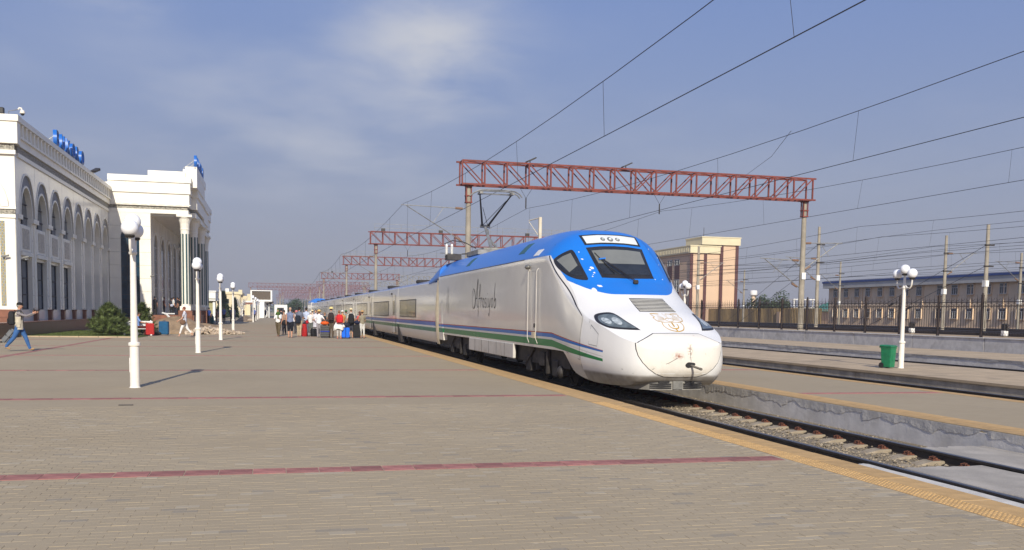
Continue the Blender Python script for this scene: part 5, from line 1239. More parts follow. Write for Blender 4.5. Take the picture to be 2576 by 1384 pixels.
# ------------------------------------------------------------------ green wheeled bin
M['bin_green'] = pbr('bin_green', (.012, .175, .075), .45, var=.1, scale=5, dirt=(.02, .12, .06), dscale=4)
bn = T('wheeled_bin', 'green plastic wheeled bin leaning to the lamp post on the concrete platform', 'bin', (20.74, 28.95, -.06), rad(20))
bn.scale = (.80, .80, .88)
MB().rings([[(sx*a*.22, sy*a*.25, z) for sx, sy in ((-1, -1), (1, -1), (1, 1), (-1, 1))] for a, z in ((.84, .03), (.97, .74), (1.0, .76), (1.06, .78), (1.06, .84))]).build('bin_body', M['bin_green'], bn, bevel=.02, seg=2)
ld = MB().rings([[(-.245, -.28, .84), (.245, -.28, .84), (.245, .29, .84), (-.245, .29, .84)], [(-.245, -.28, .87), (.245, -.28, .87), (.245, .29, .89), (-.245, .29, .89)], [(-.20, -.2, .905), (.20, -.2, .905), (.20, .24, .92), (-.20, .24, .92)]]).build('lid', M['bin_green'], bn, bevel=.012)
MB().tube([(-.20, .32, .82), (.20, .32, .82)], .02, 6).build('handle', M['bin_green'], bn)
for s in (-1, 1): MB().rings([[(s*x, .19+r_*math.cos(k*math.pi/8), .11+r_*math.sin(k*math.pi/8)) for k in range(16)] for x, r_ in ((.17, .11), (.235, .11), (.24, .08), (.24, .02))]).build('wheel', M['black'], bn)
MB().box(-.06, .06, -.245, -.236, .3, .5).build('recess_panel', M['bin_green'], bn)
# ------------------------------------------------------------------ information screen and far platform things
M['screen'] = pbr('unlit_screen', (.085, .062, .04), .5, var=.12, scale=4)
sc_ = T('information_screen', 'large unlit brown screen in a white frame on a white pillar', 'screen', (-2.25, 199.6, 0))
MB().box(-2.80, -1.72, 199.2, 200.2, 0, 3.4).build('pillar', M['white'], sc_, world=True, bevel=.02)
fr = MB().box(-4.40, -4.10, 199.2, 200, 3.36, 5.60).box(-.48, -.17, 199.2, 200, 3.36, 5.60).box(-4.10, -.48, 199.2, 200, 3.36, 3.70).box(-4.10, -.48, 199.2, 200, 5.42, 5.60).build('frame', M['white'], sc_, world=True)
MB().box(-4.11, -.47, 199.45, 199.9, 3.69, 5.43).build('screen_panel', M['screen'], sc_, world=True)
cp = T('platform_canopy', 'row of white posts with curved roof behind the information screen', 'canopy', (-1.3, 230, 0))
for k in range(8):
    y = 210+k*8
    p_ = MB().box(-1.75, -1.5, y-.12, y+.12, 0, 3.1).box(-.95, -.75, y-.12, y+.12, 0, 3.0).build('post', M['white'], cp, world=True)
    MB().tube([(-1.6+1.9*math.sin(a)*.9, y, 2.9+.55*math.sin(a*1.15)) for a in [k_*.18 for k_ in range(9)]], .06, 5).build('arched_rib', M['dark'], p_, world=True)
MB().rings([[(-1.9+i*.25, y, 3.12+.38*math.sin(i*.4)) for i in range(9)] for y in (208, 268)], closed=False, cap=False).build('roof', M['white'], cp, world=True)
kk = T('white_kiosk', 'small white kiosk with dark opening at the far platform end', 'kiosk', (2.2, 300, 0)); MB().box(.4, 4.2, 300, 303, 0, 3.3).build('wall', M['white'], kk, world=True); MB().box(1.2, 3.2, 299.96, 300, .9, 2.4).build('window', M['darkpane'], kk, world=True)
ko = T('kiosk', 'white flat-roofed kiosk with olive wall right of the portico', 'kiosk', (-10, 152, 0))
MB().box(-15, -8.75, 150.6, 158, 0, 2.95).build('wall', pbr('olive_wall', (.33, .31, .16), .85), ko, world=True); MB().box(-8.8, -8.45, 150.4, 150.8, 0, 2.95).build('post', M['white'], ko, world=True)
rf = MB().box(-15.2, -8.35, 150, 158.4, 2.9, 4.25).build('roof', M['white'], ko, world=True, bevel=.04); MB().box(-15.1, -8.36, 149.98, 150, 3.12, 3.26).build('patterned_band', M['tile'], rf, world=True); MB().box(-15.3, -8.25, 149.9, 158.5, 4.25, 4.42).build('cornice', M['white'], rf, world=True)
MB().box(-8.4, -8.0, 151, 154, 2.95, 3.05).build('awning', M['facade_band'], ko, world=True)
cbm_ = pbr('cream_render', (.66, .57, .38), .85, var=.05)
cb_ = T('cream_building', 'cream two-level building behind the conifer, with square corner turrets', 'building', (-13, 300, 0))
MB().box(-30, -9.5, 300, 330, 0, 6.7).build('wall', cbm_, cb_, world=True); MB().box(-30.2, -9.2, 299.7, 330, 6.3, 7.0).build('parapet', M['cream'], cb_, world=True)
MB().box(-10.1, -9.0, 299.5, 301, 6.2, 7.6).box(-7.6, -6.7, 300, 303, 0, 6.4).build('turret', M['cream'], cb_, world=True); MB().box(-9.5, -6.9, 301, 318, 0, 5.8).build('side_wing', cbm_, cb_, world=True); MB().box(-14, -13, 303, 305, 7, 8).build('chimney', M['white'], cb_, world=True)
for x, z in ((-10.6, 3.4), (-13.2, 3.4), (-16, 3.4), (-8.4, 3.0), (-10.6, .9), (-13.2, .9)):
    w = MB().box(x-.35, x+.35, (299.95 if x < -9.5 else 300.95), 300 if x < -9.5 else 301, z, z+1.4).build('window', M['darkpane'], cb_, world=True)
MB().box(-7.5, -4.4, 250, 250.3, 3.3, 3.7).box(-7.5, -7.2, 250, 250.3, 0, 3.5).box(-4.7, -4.4, 250, 250.3, 0, 3.5)
gt = T('white_gate', 'white gate beam with red brick infill left of the screen', 'gate', (-6, 250, 0))
MB().box(-7.5, -4.4, 250, 250.3, 3.5, 3.9).build('beam', M['white'], gt, world=True); MB().box(-7.4, -4.5, 250.05, 250.25, 3.0, 3.5).build('brick_infill', M['granite'], gt, world=True)
for x in (-7.4, -4.6): MB().box(x-.15, x+.15, 250, 250.3, 0, 3.5).build('post', M['white'], gt, world=True)
# ------------------------------------------------------------------ plants
def leafmat(nm, c, tr=.3):
    m, b = newmat(nm); p = xco(); r = xrand(); n = xnoise(p, 2.2, 3)
    k = r*.9+.55; c1 = xmix(n.step(.3, .7), c, tuple(q*1.5 for q in c)); put(b, 'Base Color', xmix(1.0, c1, xcomb(k, k, k*.9), 'MULTIPLY')); put(b, 'Roughness', .6); put(b, 'Specular IOR Level', .3)
    return m
M['pine'] = leafmat('pine_needles', (.070, .092, .026)); M['grass'] = leafmat('grass', (.060, .080, .018)); M['leaf'] = leafmat('dark_leaves', (.030, .045, .016)); M['conif'] = leafmat('conifer_leaves', (.035, .055, .028)); M['far_leaf'] = leafmat('far_leaves', (.06, .075, .05))
M['bark'] = pbr('bark', (.10, .075, .055), .9, var=.3, scale=12); M['white_bark'] = pbr('limewashed_bark', (.50, .47, .44), .9, var=.25, scale=6)
def shoots(b, base, tip, nd, ln, wd, q):         # needles fanned round one shoot
    base = Vector(base); tip = Vector(tip); ax = (tip-base); L_ = ax.length; ax.normalize()
    u = ax.orthogonal().normalized(); v = ax.cross(u)
    for i in range(nd):
        t = q.random()**.7; p = base+ax*L_*t; a = q.uniform(0, 6.283)
        d_ = (ax*q.uniform(.5, 1.1)+(u*math.cos(a)+v*math.sin(a))).normalized(); l = ln*q.uniform(.7, 1.2); s_ = d_.cross(ax)
        if s_.length < 1e-4: continue
        s_ = s_.normalized()*wd
        b.add([p-s_, p+s_, p+d_*l+s_*.3, p+d_*l-s_*.3], [(0, 1, 2, 3)])
def pine(name, label, cat, loc, hgt, rx, ry, n, seed, ln=.17, wd=.012):
    q = random.Random(seed); t = T(name, label, cat, loc); b = MB(); st_ = MB()
    for k in range(n):
        a = q.uniform(0, 6.283); h_ = q.uniform(.05, 1)
        prof = (1-h_)**.55*(.55+.45*min(1, h_*6)) if hgt < 4 else (1-h_)*.95
        rr_ = prof*q.uniform(.5, 1.08)
        o = Vector((math.cos(a)*rx*rr_*.55, math.sin(a)*ry*rr_*.55, hgt*h_*.72)); e = Vector((math.cos(a)*rx*rr_, math.sin(a)*ry*rr_, hgt*(h_*.86+.02)+.18*q.uniform(0, 1)))
        shoots(b, o, e, 46, ln, wd, q)
        if k % 3 == 0: st_.tube([(0, 0, hgt*h_*.4), tuple(o), tuple(e)], [.03, .015, .006], 4, False)
    b.build('foliage', M['pine'] if hgt < 4 else M['conif'], t); st_.tube([(0, 0, 0), (0, 0, hgt*.9)], [.07, .01], 6)
    st_.build('stem', M['bark'], t); return t
pine('pine_bush', 'big wide green pine bush on the grass before the portico', 'bush', (-9.4, 60.6, .02), 2.0, 1.42, 1.2, 380, 4, .22, .011)
pine('pine_bush', 'small young pine behind the bench, left of the portico steps', 'bush', (-7.9, 63.6, .02), 2.1, .95, .9, 190, 5)
pine('conifer_tree', 'tall dark conifer in front of the cream building', 'tree', (-8.7, 180, 0), 5.3, 1.55, 1.5, 420, 6, .5, .05)
pine('conifer_tree', 'small dark conifer right of the tall conifer, behind a lamp', 'tree', (-6.9, 184, 0), 3.8+.3, .8, .8, 170, 7, .45, .05)
gs = MB(); q = random.Random(3)
for i in range(16000):
    x, y = q.uniform(-13.4, -7.3), q.uniform(57.0, 72)
    if x > -8.4 and y > 60: continue
    h_ = q.uniform(.04, .10); a = q.uniform(0, 3.14); c, s_ = math.cos(a)*.012, math.sin(a)*.012
    gs.add([(x-c, y-s_, 0), (x+c, y+s_, 0), (x+q.uniform(-.03, .03), y+q.uniform(-.03, .03), h_)], [(0, 1, 2)])
struct(MB().poly([(-13.45, 57.0), (-8.2, 57.1), (-7.3, 57.6), (-7.2, 60), (-8.4, 72), (-13.45, 75)], lambda a, c: (a, c, -.01), lambda a, c: (a, c, .012)).build('grass_bed', pbr('lawn_soil', (.06, .075, .025), .95, var=.3, scale=3)))
stuff(gs.build('grass', M['grass']))
MB_k = MB()
kb = T('bed_kerb', 'pale concrete kerb along the front of the grass bed', 'kerb', (-10.5, 56.95, 0))
x = -13.4
while x < -8.3: MB().box(x, x+.98, 56.86, 56.98, -.01, .07).build('kerb_stone', M['concrete'], kb, world=True, bevel=.01); x += 1.0
def tree(name, label, loc, hgt, rx, n, seed, leaf, lf=.35, bare=False, trunk='bark', grp=None):
    q = random.Random(seed); t = T(name, label, 'tree', loc, 0, grp); st_ = MB(); b = MB()
    st_.tube([(0, 0, 0), (.1, 0, hgt*.3), (0, .1, hgt*.55)], [hgt*.035, hgt*.028, hgt*.018], 8)
    for k in range(26 if bare else 12):
        a = q.uniform(0, 6.283); h0 = q.uniform(.2, .6)*hgt; r_ = rx*q.uniform(.6, 1)
        mid_ = (math.cos(a)*r_*.45, math.sin(a)*r_*.45, h0+hgt*.15); e = (math.cos(a)*r_, math.sin(a)*r_, min(hgt, h0+hgt*q.uniform(.2, .5)))
        st_.tube([(0, 0, h0), mid_, e], [hgt*.014, hgt*.008, hgt*.003], 5)
        if bare:
            for j in range(4): st_.tube([mid_, tuple(Vector(mid_)+Vector((q.uniform(-.5, .5), q.uniform(-.5, .5), q.uniform(.2, .8)))*rx*.5)], [hgt*.006, hgt*.002], 4)
    if not bare:
        cl_ = [(q.gauss(0, rx*.45), q.gauss(0, rx*.45), hgt*q.uniform(.42, .92), rx*q.uniform(.25, .5)) for _ in range(16)]
        for i in range(n):
            c = q.choice(cl_); d_ = Vector((q.gauss(0, 1), q.gauss(0, 1), q.gauss(0, 1))).normalized()*c[3]*q.random()**.4
            p = Vector(c[:3])+d_; u = Vector((q.gauss(0, 1), q.gauss(0, 1), q.gauss(0, 1))).normalized(); v = u.orthogonal().normalized(); s_ = lf*q.uniform(.5, 1.1)
            b.add([p-u*s_, p-v*s_*.5, p+u*s_, p+v*s_*.5], [(0, 1, 2, 3)])
        b.build('crown', M[leaf], t)
    st_.build('trunk', M[trunk], t, smooth=True); return t
tree('bare_tree', 'bare pale pollarded tree with limewashed trunk before the cream building', (-6.0, 190, 0), 4.6, 2.0, 0, 11, 'leaf', bare=True, trunk='white_bark')
tree('round_tree', 'dark round tree below the water tower, behind the ochre fence', (112, 200, .6), 5.8, 4.2, 4200, 12, 'leaf')
tree('round_tree', 'small green tree at the far platform end by the white kiosk', (7.0, 330, 0), 5.2, 3.2, 1500, 13, 'conif', .4)
for i, (x, y, h_, lab) in enumerate(((135, 300, 7, 'low grey-green tree right of the open frame building'), (158, 330, 8, 'broad grey-green tree behind the green roofs'), (120, 300, 6, 'low bush-like tree left of the open frame building'), (-40, 520, 9, 'far tree left of the cream building'), (18, 760, 9, 'farthest green tree at the vanishing point of the tracks'))):
    tree('far_tree', lab, (x, y, .3), h_, h_*.8, 1400, 20+i, 'far_leaf', .6, grp='far trees on the horizon')
tl_ = MB(); q = random.Random(8)
for i in range(9000):
    x = q.uniform(-700, 1500); y = 950+q.uniform(0, 60)+abs(x)*.1; z = q.uniform(0, 7+3*math.sin(x*.013)+2*math.sin(x*.05)); u = Vector((q.gauss(0, 1), q.gauss(0, 1), q.gauss(0, 1))).normalized()*2.6; v = u.orthogonal().normalized()*1.5; p = Vector((x, y, z))
    tl_.add([p-u, p-v, p+u, p+v], [(0, 1, 2, 3)])
stuff(tl_.build('far_wood', M['far_leaf']))
# ------------------------------------------------------------------ sand heaps, rubble, bench
def heap(label, cx, cy, rx, ry, h_, seed, cat='sand heap'):
    q = random.Random(seed); b = MB(); n, m = 30, 9; rs = []
    ph = [q.uniform(0, 6) for _ in range(6)]
    for j in range(m+1):
        t = j/m; ring_ = []
        for k in range(n):
            a = 2*math.pi*k/n; w = 1+.13*math.sin(2*a+ph[0])+.09*math.sin(3*a+ph[1])+.05*math.sin(7*a+ph[2]); r_ = 1-t
            z = h_*(1-r_**1.3)*(1+.25*math.sin(a*2+ph[3])*(1-t))*.95+q.uniform(-.03, .03)*h_*(0 < j < m)
            ring_.append((cx+rx*r_*w*math.cos(a), cy+ry*r_*w*math.sin(a), z if j else -.01))
        rs.append(ring_)
    o = b.rings(rs).build('sand_heap', M['sand'], smooth='all'); tag(o, label, cat); return o
heap('large brown sand heap in front of the portico columns', -6.3, 68.2, 2.4, 2.6, 1.2, 1)
heap('low sand heap continuing right of the large one, behind the rubble', -4.7, 69.5, 1.9, 2.0, .72, 4)
heap('small far sand heap beside the bare tree', -3.9, 142, 1.35, 3.4, .85, 2)
rb = MB(); q = random.Random(5)
for i in range(420):
    t = q.random(); x = -5.3+3.15*t+q.gauss(0, .12); y = 65.2+1.9*t*.5+abs(q.gauss(0, .8)); top = .52*(1-abs(t-.35)/.75)*(1-min(1, abs(y-66.5)/2.4))
    z = max(0.02, q.uniform(0, max(.03, top))); a, c, d_ = q.uniform(.06, .20), q.uniform(.05, .15), q.uniform(.03, .07)
    m_ = Matrix.Translation((x, y, z)) @ Matrix.Rotation(q.uniform(0, 6), 4, 'Z') @ Matrix.Rotation(q.gauss(0, .5), 4, 'X') @ Matrix.Rotation(q.gauss(0, .4), 4, 'Y')
    v = [m_ @ Vector((sx*a*q.uniform(.7, 1), sy*c*q.uniform(.7, 1), sz*d_)) for sx in (-1, 1) for sy in (-1, 1) for sz in (-1, 1)]
    rb.add(v, [(0, 1, 3, 2), (4, 6, 7, 5), (0, 4, 5, 1), (2, 3, 7, 6), (0, 2, 6, 4), (1, 5, 7, 3)])
stuff(rb.build('rubble', M['rubble']))
for x, y, s_, lab in ((-2.45, 68.1, .16, 'biggest loose stone at the right end of the rubble'), (-3.05, 139, .4, 'pale lump of stone on the small far sand heap')):
    b = MB().ball((x, y, s_*.5), (s_*1.3, s_*1.2, s_*.6), 7, 5); tag(b.build('loose_stone', M['rubble']), lab, 'stone')
bc = T('park_bench', 'white cast bench with curled legs holding a seated man', 'bench', (-7.9, 61.1, 0), rad(8))
for s in (-1, 1):
    MB().tube([(s*.75, -.30, .02), (s*.75, -.26, .2), (s*.75, -.18, .36), (s*.75, .15, .38), (s*.75, .25, .55), (s*.75, .34, .86), (s*.75, .42, .90)], [.06, .05, .045, .04, .045, .05, .04], 7).tube([(s*.75, .12, .38), (s*.75, .22, .2), (s*.75, .30, .02)], .05, 7).build('leg', M['white'], bc, smooth=True)
for k in range(4): MB().box(-.85, .85, -.26+k*.11, -.17+k*.11, .40, .435).build('seat_slat', M['white'], bc, bevel=.008)
for k in range(4): MB().bar((-.85, .23+k*.035, .54+k*.10), (.85, .23+k*.035, .54+k*.10), .03, .085).build('back_slat', M['white'], bc)
wh = T('bench_end', 'white curled bench end lying on the brown steps', 'bench end', (-7.5, 73, .85), rad(30)); MB().tube([(-.3, 0, .5), (0, 0, .42), (.25, 0, .15), (.5, 0, .06)], [.05, .08, .09, .05], 7).box(-.1, .7, .1, .14, .4, .48).build('casting', M['white'], wh, smooth=True)
dr_ = MB().box(-2.55, -2.32, 17.2, 17.26, -.005, .012); tag(dr_.build('drain_slot', M['dark']), 'small dark drain slot in the paving before the nearest lamp', 'drain')
# ------------------------------------------------------------------ people
CM = {}
def cloth(c, rough=.85, var=.14):
    k = tuple(round(q, 3) for q in c)
    if k not in CM: CM[k] = pbr('cloth', c, rough, var=var, scale=9, spec=.2)
    return CM[k]
SKIN = [pbr('skin', c, .55, var=.06, scale=12, spec=.35) for c in ((.50, .27, .18), (.40, .20, .125), (.30, .15, .09))]
def seg_d(p, a, b):
    ab = b-a; t = max(0, min(1, (p-a).dot(ab)/max(1e-9, ab.length_squared))); return (p-a-ab*t).length
def person(label, loc, rz, H=1.72, shirt=(.5, .5, .5), pants=(.05, .05, .06), shoes=(.05, .04, .035), hair=(.03, .022, .018), skin=0, legs='long', sleeve='short', aL=(4, 8, 12), aR=(4, 8, 12), lL=(3, 2), lR=(-3, 2), build=1.0, hat=None, hatc=(.6, .5, .3), skirt=None, lean=0, sit=False, group='waiting passengers on the platform', vox=.02, extra=None, scarf=None, hairlen=.0):
    s = H/1.75; t = T('person', label, 'person', loc, rz, group)
    mats = [SKIN[skin], cloth(shirt), cloth(pants), cloth(shoes)]
    b = MB(); prim = []
    hz = .92
    if sit: hz = .56/s
    up = hz-.92
    ln = math.tan(rad(lean))
    def Q(x, y, z): return Vector((x, y+(z-hz)*ln if z > hz else y, z))*s
    w = build
    tor = [((0, 0, hz-.07), (.105*w, .150*w)), ((0, 0, hz+.06), (.118*w, .168*w)), ((0, 0, hz+.22), (.108*w, .150*w)), ((0, .0, hz+.39), (.122*w, .172*w)), ((0, -.005, hz+.50), (.088*w, .165)), ((0, 0, hz+.565), (.056, .075)), ((0, .012, hz+.64), (.05, .053))]
    b.tube([Q(*p) for p, r_ in tor], [tuple(q*s for q in r_) for p, r_ in tor], 14)
    prim += [(1, Q(0, 0, hz+.08), Q(0, 0, hz+.45), .165*s), (2, Q(-.05, 0, hz-.02), Q(.05, 0, hz-.02), .13*s), (0, Q(0, .012, hz+.60), Q(0, .012, hz+.64), .05*s)]
    hc = Q(0, .028, hz+.745)
    b.ball(tuple(hc), (.073*s, .092*s, .112*s), 14, 10); b.ball(tuple(hc+Vector((0, .03, -.055))*s), (.052*s, .062*s, .055*s), 10, 7)
    b.tube([hc+Vector((0, .08, .015))*s, hc+Vector((0, .112, -.022))*s, hc+Vector((0, .085, -.03))*s], [.012*s, .016*s, .012*s], 6)
    for e in (-1, 1): b.ball(tuple(hc+Vector((e*.074, -.005, -.005))*s), (.012*s, .022*s, .03*s), 6, 5)
    prim.append((0, hc, hc+Vector((0, .02, -.05))*s, .1*s))
    for e, (ha, kn) in ((-1, lL), (1, lR)):
        a = rad(ha); k2 = rad(ha-kn); hip = Q(e*.088, 0, hz-.03)
        knee = hip+Vector((e*.012, math.sin(a), -math.cos(a)))*.43*s; ank = knee+Vector((0, math.sin(k2), -math.cos(k2)))*.41*s
        f_ = rad(max(-35, min(20, ha-kn)))*.8; toe = ank+Vector((e*.02, .16*math.cos(f_), -.045+.10*math.sin(f_)))*s; heel = ank+Vector((0, -.045, -.04))*s
        pw = (1.12 if legs != 'skin' else 1)*build
        b.tube([hip+Vector((0, 0, .06*s)), hip.lerp(knee, .35), knee, knee.lerp(ank, .35), ank], [.088*s*pw, .083*s*pw, .060*s*pw, .058*s*(pw if legs == 'long' else 1), (.050 if legs == 'long' else .036)*s], 10)
        b.tube([heel, ank+Vector((0, .02, -.035))*s, toe], [(.036*s, .036*s), (.038*s, .042*s), (.024*s, .038*s)], 8)
        cutp = {'long': 1.0, 'crop': .62, 'short': .05, 'skin': -.5}[legs]
        prim.append((2, hip, knee, .09*s)); 
        if cutp >= 1: prim.append((2, knee, ank, .06*s))
        else:
            m_ = knee.lerp(ank, max(0, cutp)); prim.append((2, knee, m_, .06*s)); prim.append((0, m_.lerp(ank, .12), ank, .05*s))
        prim.append((3, heel, toe, .045*s)); 
    hands = []
    for e, (fa, ab, el) in ((-1, aL), (1, aR)):
        a1, a2, bb = rad(fa), rad(fa+el), rad(ab); sh = Q(e*.175*min(1.1, w), -.005, hz+.475)
        u1 = Vector((e*math.sin(bb), math.sin(a1)*math.cos(bb), -math.cos(a1)*math.cos(bb))); bi = bb*(.4 if el < 60 else -.6)
        u2 = Vector((e*math.sin(bi), math.sin(a2)*math.cos(bi), -math.cos(a2)*math.cos(bi)))
        elb = sh+u1*.30*s; wr = elb+u2*.25*s; hd = wr+u2*.085*s
        b.tube([sh-Vector((e*.05, 0, -.01))*s, sh, sh.lerp(elb, .5), elb, elb.lerp(wr, .35), wr, hd], [.06*s, .062*s, .050*s, .042*s, .042*s, .030*s, (.020*s, .036*s)], 9)
        if sleeve == 'long': prim += [(1, sh, elb, .055*s), (1, elb, wr, .045*s)]
        elif sleeve == 'none': prim += [(0, sh.lerp(elb, .3), wr, .05*s)]
        else: m_ = sh.lerp(elb, .62); prim += [(1, sh, m_, .06*s), (0, m_.lerp(elb, .15), elb, .05*s), (0, elb, wr, .045*s)]
        prim.append((0, wr, hd, .045*s)); hands.append((hd, u2, e))
    if skirt:
        b.tube([Q(0, 0, hz+.10), Q(0, 0, hz-.15), Q(0, .01, hz-skirt)], [(.11*s, .15*s), (.15*s, .19*s), (.20*s, .24*s)], 14); prim.append((2, Q(0, 0, hz), Q(0, 0, hz-skirt), .2*s))
    me_ = bpy.data.meshes.new('body'); me_.from_pydata([tuple(p) for p in b.v], [], b.f)
    o = bpy.data.objects.new('body', me_); COL.objects.link(o)
    bm = bmesh.new(); bm.from_mesh(me_); bmesh.ops.recalc_face_normals(bm, faces=bm.faces); bm.to_mesh(me_); bm.free()
    md = o.modifiers.new('r', 'REMESH'); md.mode = 'VOXEL'; md.voxel_size = vox*s
    md = o.modifiers.new('s', 'SMOOTH'); md.iterations = 3; md.factor = .5
    bpy.context.view_layer.update()
    ev = bpy.data.meshes.new_from_object(o.evaluated_get(bpy.context.evaluated_depsgraph_get())); bpy.data.objects.remove(o)
    # fingers and thumb, curled, rooted in the palm
    fb = MB()
    for hd, u, e in hands:
        sd_ = Vector((0, 1, 0)) if abs(u.y) < .7 else Vector((0, 0, 1)); sd_ = (sd_-u*sd_.dot(u)).normalized(); pn = Vector((-e, 0, 0)); pn = (pn-u*pn.dot(u)-sd_*pn.dot(sd_)); pn = pn.normalized() if pn.length > .1 else u.cross(sd_)
        for k, ll in enumerate((.072, .08, .075, .058)):
            r_ = hd+sd_*(.027-.018*k)*s-u*.02*s; p1 = r_+u*ll*.5*s; p2 = p1+(u*.8+pn*.6)*ll*.35*s; p3 = p2+(u*.3+pn*.9)*ll*.28*s; fb.tube([r_, p1, p2, p3], [.0095*s, .009*s, .008*s, .006*s], 5)
        r_ = hd-u*.07*s+sd_*.025*s; fb.tube([r_, r_+(u*.5+sd_*.8)*.035*s, r_+(u*.9+sd_*.75+pn*.2)*.06*s], [.012*s, .010*s, .008*s], 5)
    n0 = len(ev.vertices)
    V = [v.co.copy() for v in ev.vertices]; F = [tuple(p.vertices) for p in ev.polygons]
    idx = []
    for f_ in F:
        c = sum((V[i] for i in f_), Vector())/len(f_)
        idx.append(min(prim, key=lambda q: seg_d(c, q[1], q[2])-q[3])[0])
    fo = len(V); V += [Vector(p) for p in fb.v]; F += [tuple(i+fo for i in f_) for f_ in fb.f]; idx += [0]*len(fb.f)
    m2 = bpy.data.meshes.new('body'); m2.from_pydata([tuple(p) for p in V], [], F)
    for m in mats: m2.materials.append(m)
    m2.polygons.foreach_set('material_index', idx); m2.polygons.foreach_set('use_smooth', [True]*len(F)); bpy.data.meshes.remove(ev)
    bo = bpy.data.objects.new('body', m2); COL.objects.link(bo); bo.parent = t
    if hair:
        q = MB().ball(tuple(hc+Vector((0, -.016, .022))*s), (.083*s, .094*s, .104*s), 14, 9)
        if hairlen: q.tube([hc+Vector((0, -.06, .03))*s, hc+Vector((0, -.085, -.08))*s, hc+Vector((0, -.075, -hairlen))*s], [(.05*s, .08*s), (.04*s, .08*s), (.02*s, .05*s)], 8)
        q.build('hair', cloth(hair, .7), t, smooth='all')
    if hat:
        q = MB(); z0 = .045
        if hat == 'straw': q.lathe([(.19*s, z0*s-.015), (.20*s, z0*s), (.10*s, (z0+.015)*s), (.098*s, (z0+.07)*s), (.075*s, (z0+.105)*s), (.02*s, (z0+.11)*s)], 18, tuple(hc+Vector((0, -.01, 0))*s))
        elif hat == 'bucket': q.lathe([(.135*s, z0*s-.03), (.105*s, z0*s+.02), (.094*s, (z0+.075)*s), (.03*s, (z0+.085)*s)], 16, tuple(hc+Vector((0, -.01, 0))*s))
        else:
            q.lathe([(.096*s, (z0-.01)*s), (.099*s, (z0+.02)*s), (.085*s, (z0+.062)*s), (.04*s, (z0+.085)*s), (.01*s, (z0+.088)*s)], 16, tuple(hc+Vector((0, -.006, 0))*s))
            q.rings([[tuple(hc+Vector((x*.085, .075+.085*(1-x*x)**.5*f_+.0, z0+dz_))*s) for x in (-1, -.5, 0, .5, 1)] for f_, dz_ in ((0, .006), (1, -.008), (1, -.014), (0, -.002))], closed=False, cap=False)
        q.build('hat', cloth(hatc), t, smooth=True)
    if scarf:
        q = MB().ball(tuple(hc+Vector((0, -.018, .015))*s), (.094*s, .10*s, .125*s), 14, 9).tube([hc+Vector((0, .0, -.06))*s, hc+Vector((0, .0, -.16))*s, hc+Vector((0, .02, -.26))*s], [(.085*s, .09*s), (.11*s, .14*s), (.135*s, .17*s)], 14).tube([hc+Vector((-.03, .12, -.2))*s, hc+Vector((-.03, .14, -.5))*s], [(.02, .04), (.015, .05)], 6)
        q.build('headscarf', cloth(scarf), t, smooth='all')
    if extra: extra(t, s, hz, hc, hands)
    return t
def backpack(label, loc, rz, s=1.0, c=(.02, .02, .022), z=1.0, hgt=.48, wd=.32, dp=.20, y=-.10, lean=0):
    t = T('backpack', label, 'backpack', loc, rz, 'backpacks'); m = cloth(c, .7)
    MB().rings([[(x*wd/2*a, y-dp*.5+yy*dp/2*a, z+zz*hgt) for x, yy in ((-1, -.6), (-.75, -1), (.75, -1), (1, -.6), (1, .7), (.8, 1), (-.8, 1), (-1, .7))] for a, zz in ((.75, 0), (1, .06), (1.02, .5), (.95, .82), (.7, .96), (.4, 1))]).build('bag_body', m, t, smooth=True)
    MB().rings([[(x*wd*.36*a, y-dp-.045*(1 if yy < 0 else 0)*a-.0, z+zz*hgt) for x, yy in ((-1, -1), (1, -1), (1, 1), (-1, 1))] for a, zz in ((.8, .08), (1, .14), (1, .42), (.7, .48))]).build('front_pocket', m, t, bevel=.015)
    for e in (-1, 1): MB().tube([(e*.10, y, z+hgt*.92), (e*.115, .03, z+hgt+.02), (e*.125, .135, z+hgt*.75), (e*.14, .06, z+hgt*.25), (e*.13, y, z+.06)], [(.008, .028)]*5, 6).build('strap', m, t)
    MB().tube([(-.04, y, z+hgt), (0, y, z+hgt+.04), (.04, y, z+hgt)], .009, 5).build('grab_loop', m, t)
    return t
def suitcase(label, loc, rz, w=.46, d=.28, h=.68, c=(.02, .12, .5), handle=.30, ribs=0, two=False, cat='suitcase', group='luggage on the platform', tilt=0):
    t = T('suitcase', label, cat, loc, rz, group); t.rotation_euler = (rad(tilt), 0, rz); m = cloth(c, .5)
    sb_ = MB().box(-w/2, w/2, -d/2, d/2, .06, h).build('shell', m, t, bevel=.04, seg=2, smooth=True)
    for i in range(ribs):
        z = .14+(h-.2)*i/(max(1, ribs-1)); MB().box(-w/2-.005, w/2+.005, -d/2-.008, d/2+.008, z-.012, z+.012).build('rib', cloth(tuple(q*1.9+.04 for q in c), .5), sb_, bevel=.005)
    MB().box(-w/2-.004, w/2+.004, -.012, .012, .065, h+.004).build('zip_band', cloth(tuple(q*.4 for q in c)), sb_)
    for x in (-1, 1):
        for y in (-1, 1): MB().rings([[(x*(w/2-.06)+dx_, y*(d/2-.05)+.035*math.cos(a), .035+.035*math.sin(a)) for a in [math.pi*k/5 for k in range(10)]] for dx_ in (-.012, .012)]).build('wheel', M['black'], t)
    if handle: MB().tube([(-.09, d/2-.05, h-.02), (-.09, d/2-.05, h+handle), (.09, d/2-.05, h+handle), (.09, d/2-.05, h-.02)], .010, 6).build('pull_handle', M['chrome'], t)
    MB().tube([(-.08, 0, h), (-.06, 0, h+.03), (.06, 0, h+.03), (.08, 0, h)], .011, 5).build('top_handle', M['black'], t)
    if two: MB().box(-.018, .018, -d/2-.012, -d/2+.01, .06, h-.01).build('front_groove', cloth((.005, .02, .12)), sb_)
    return t
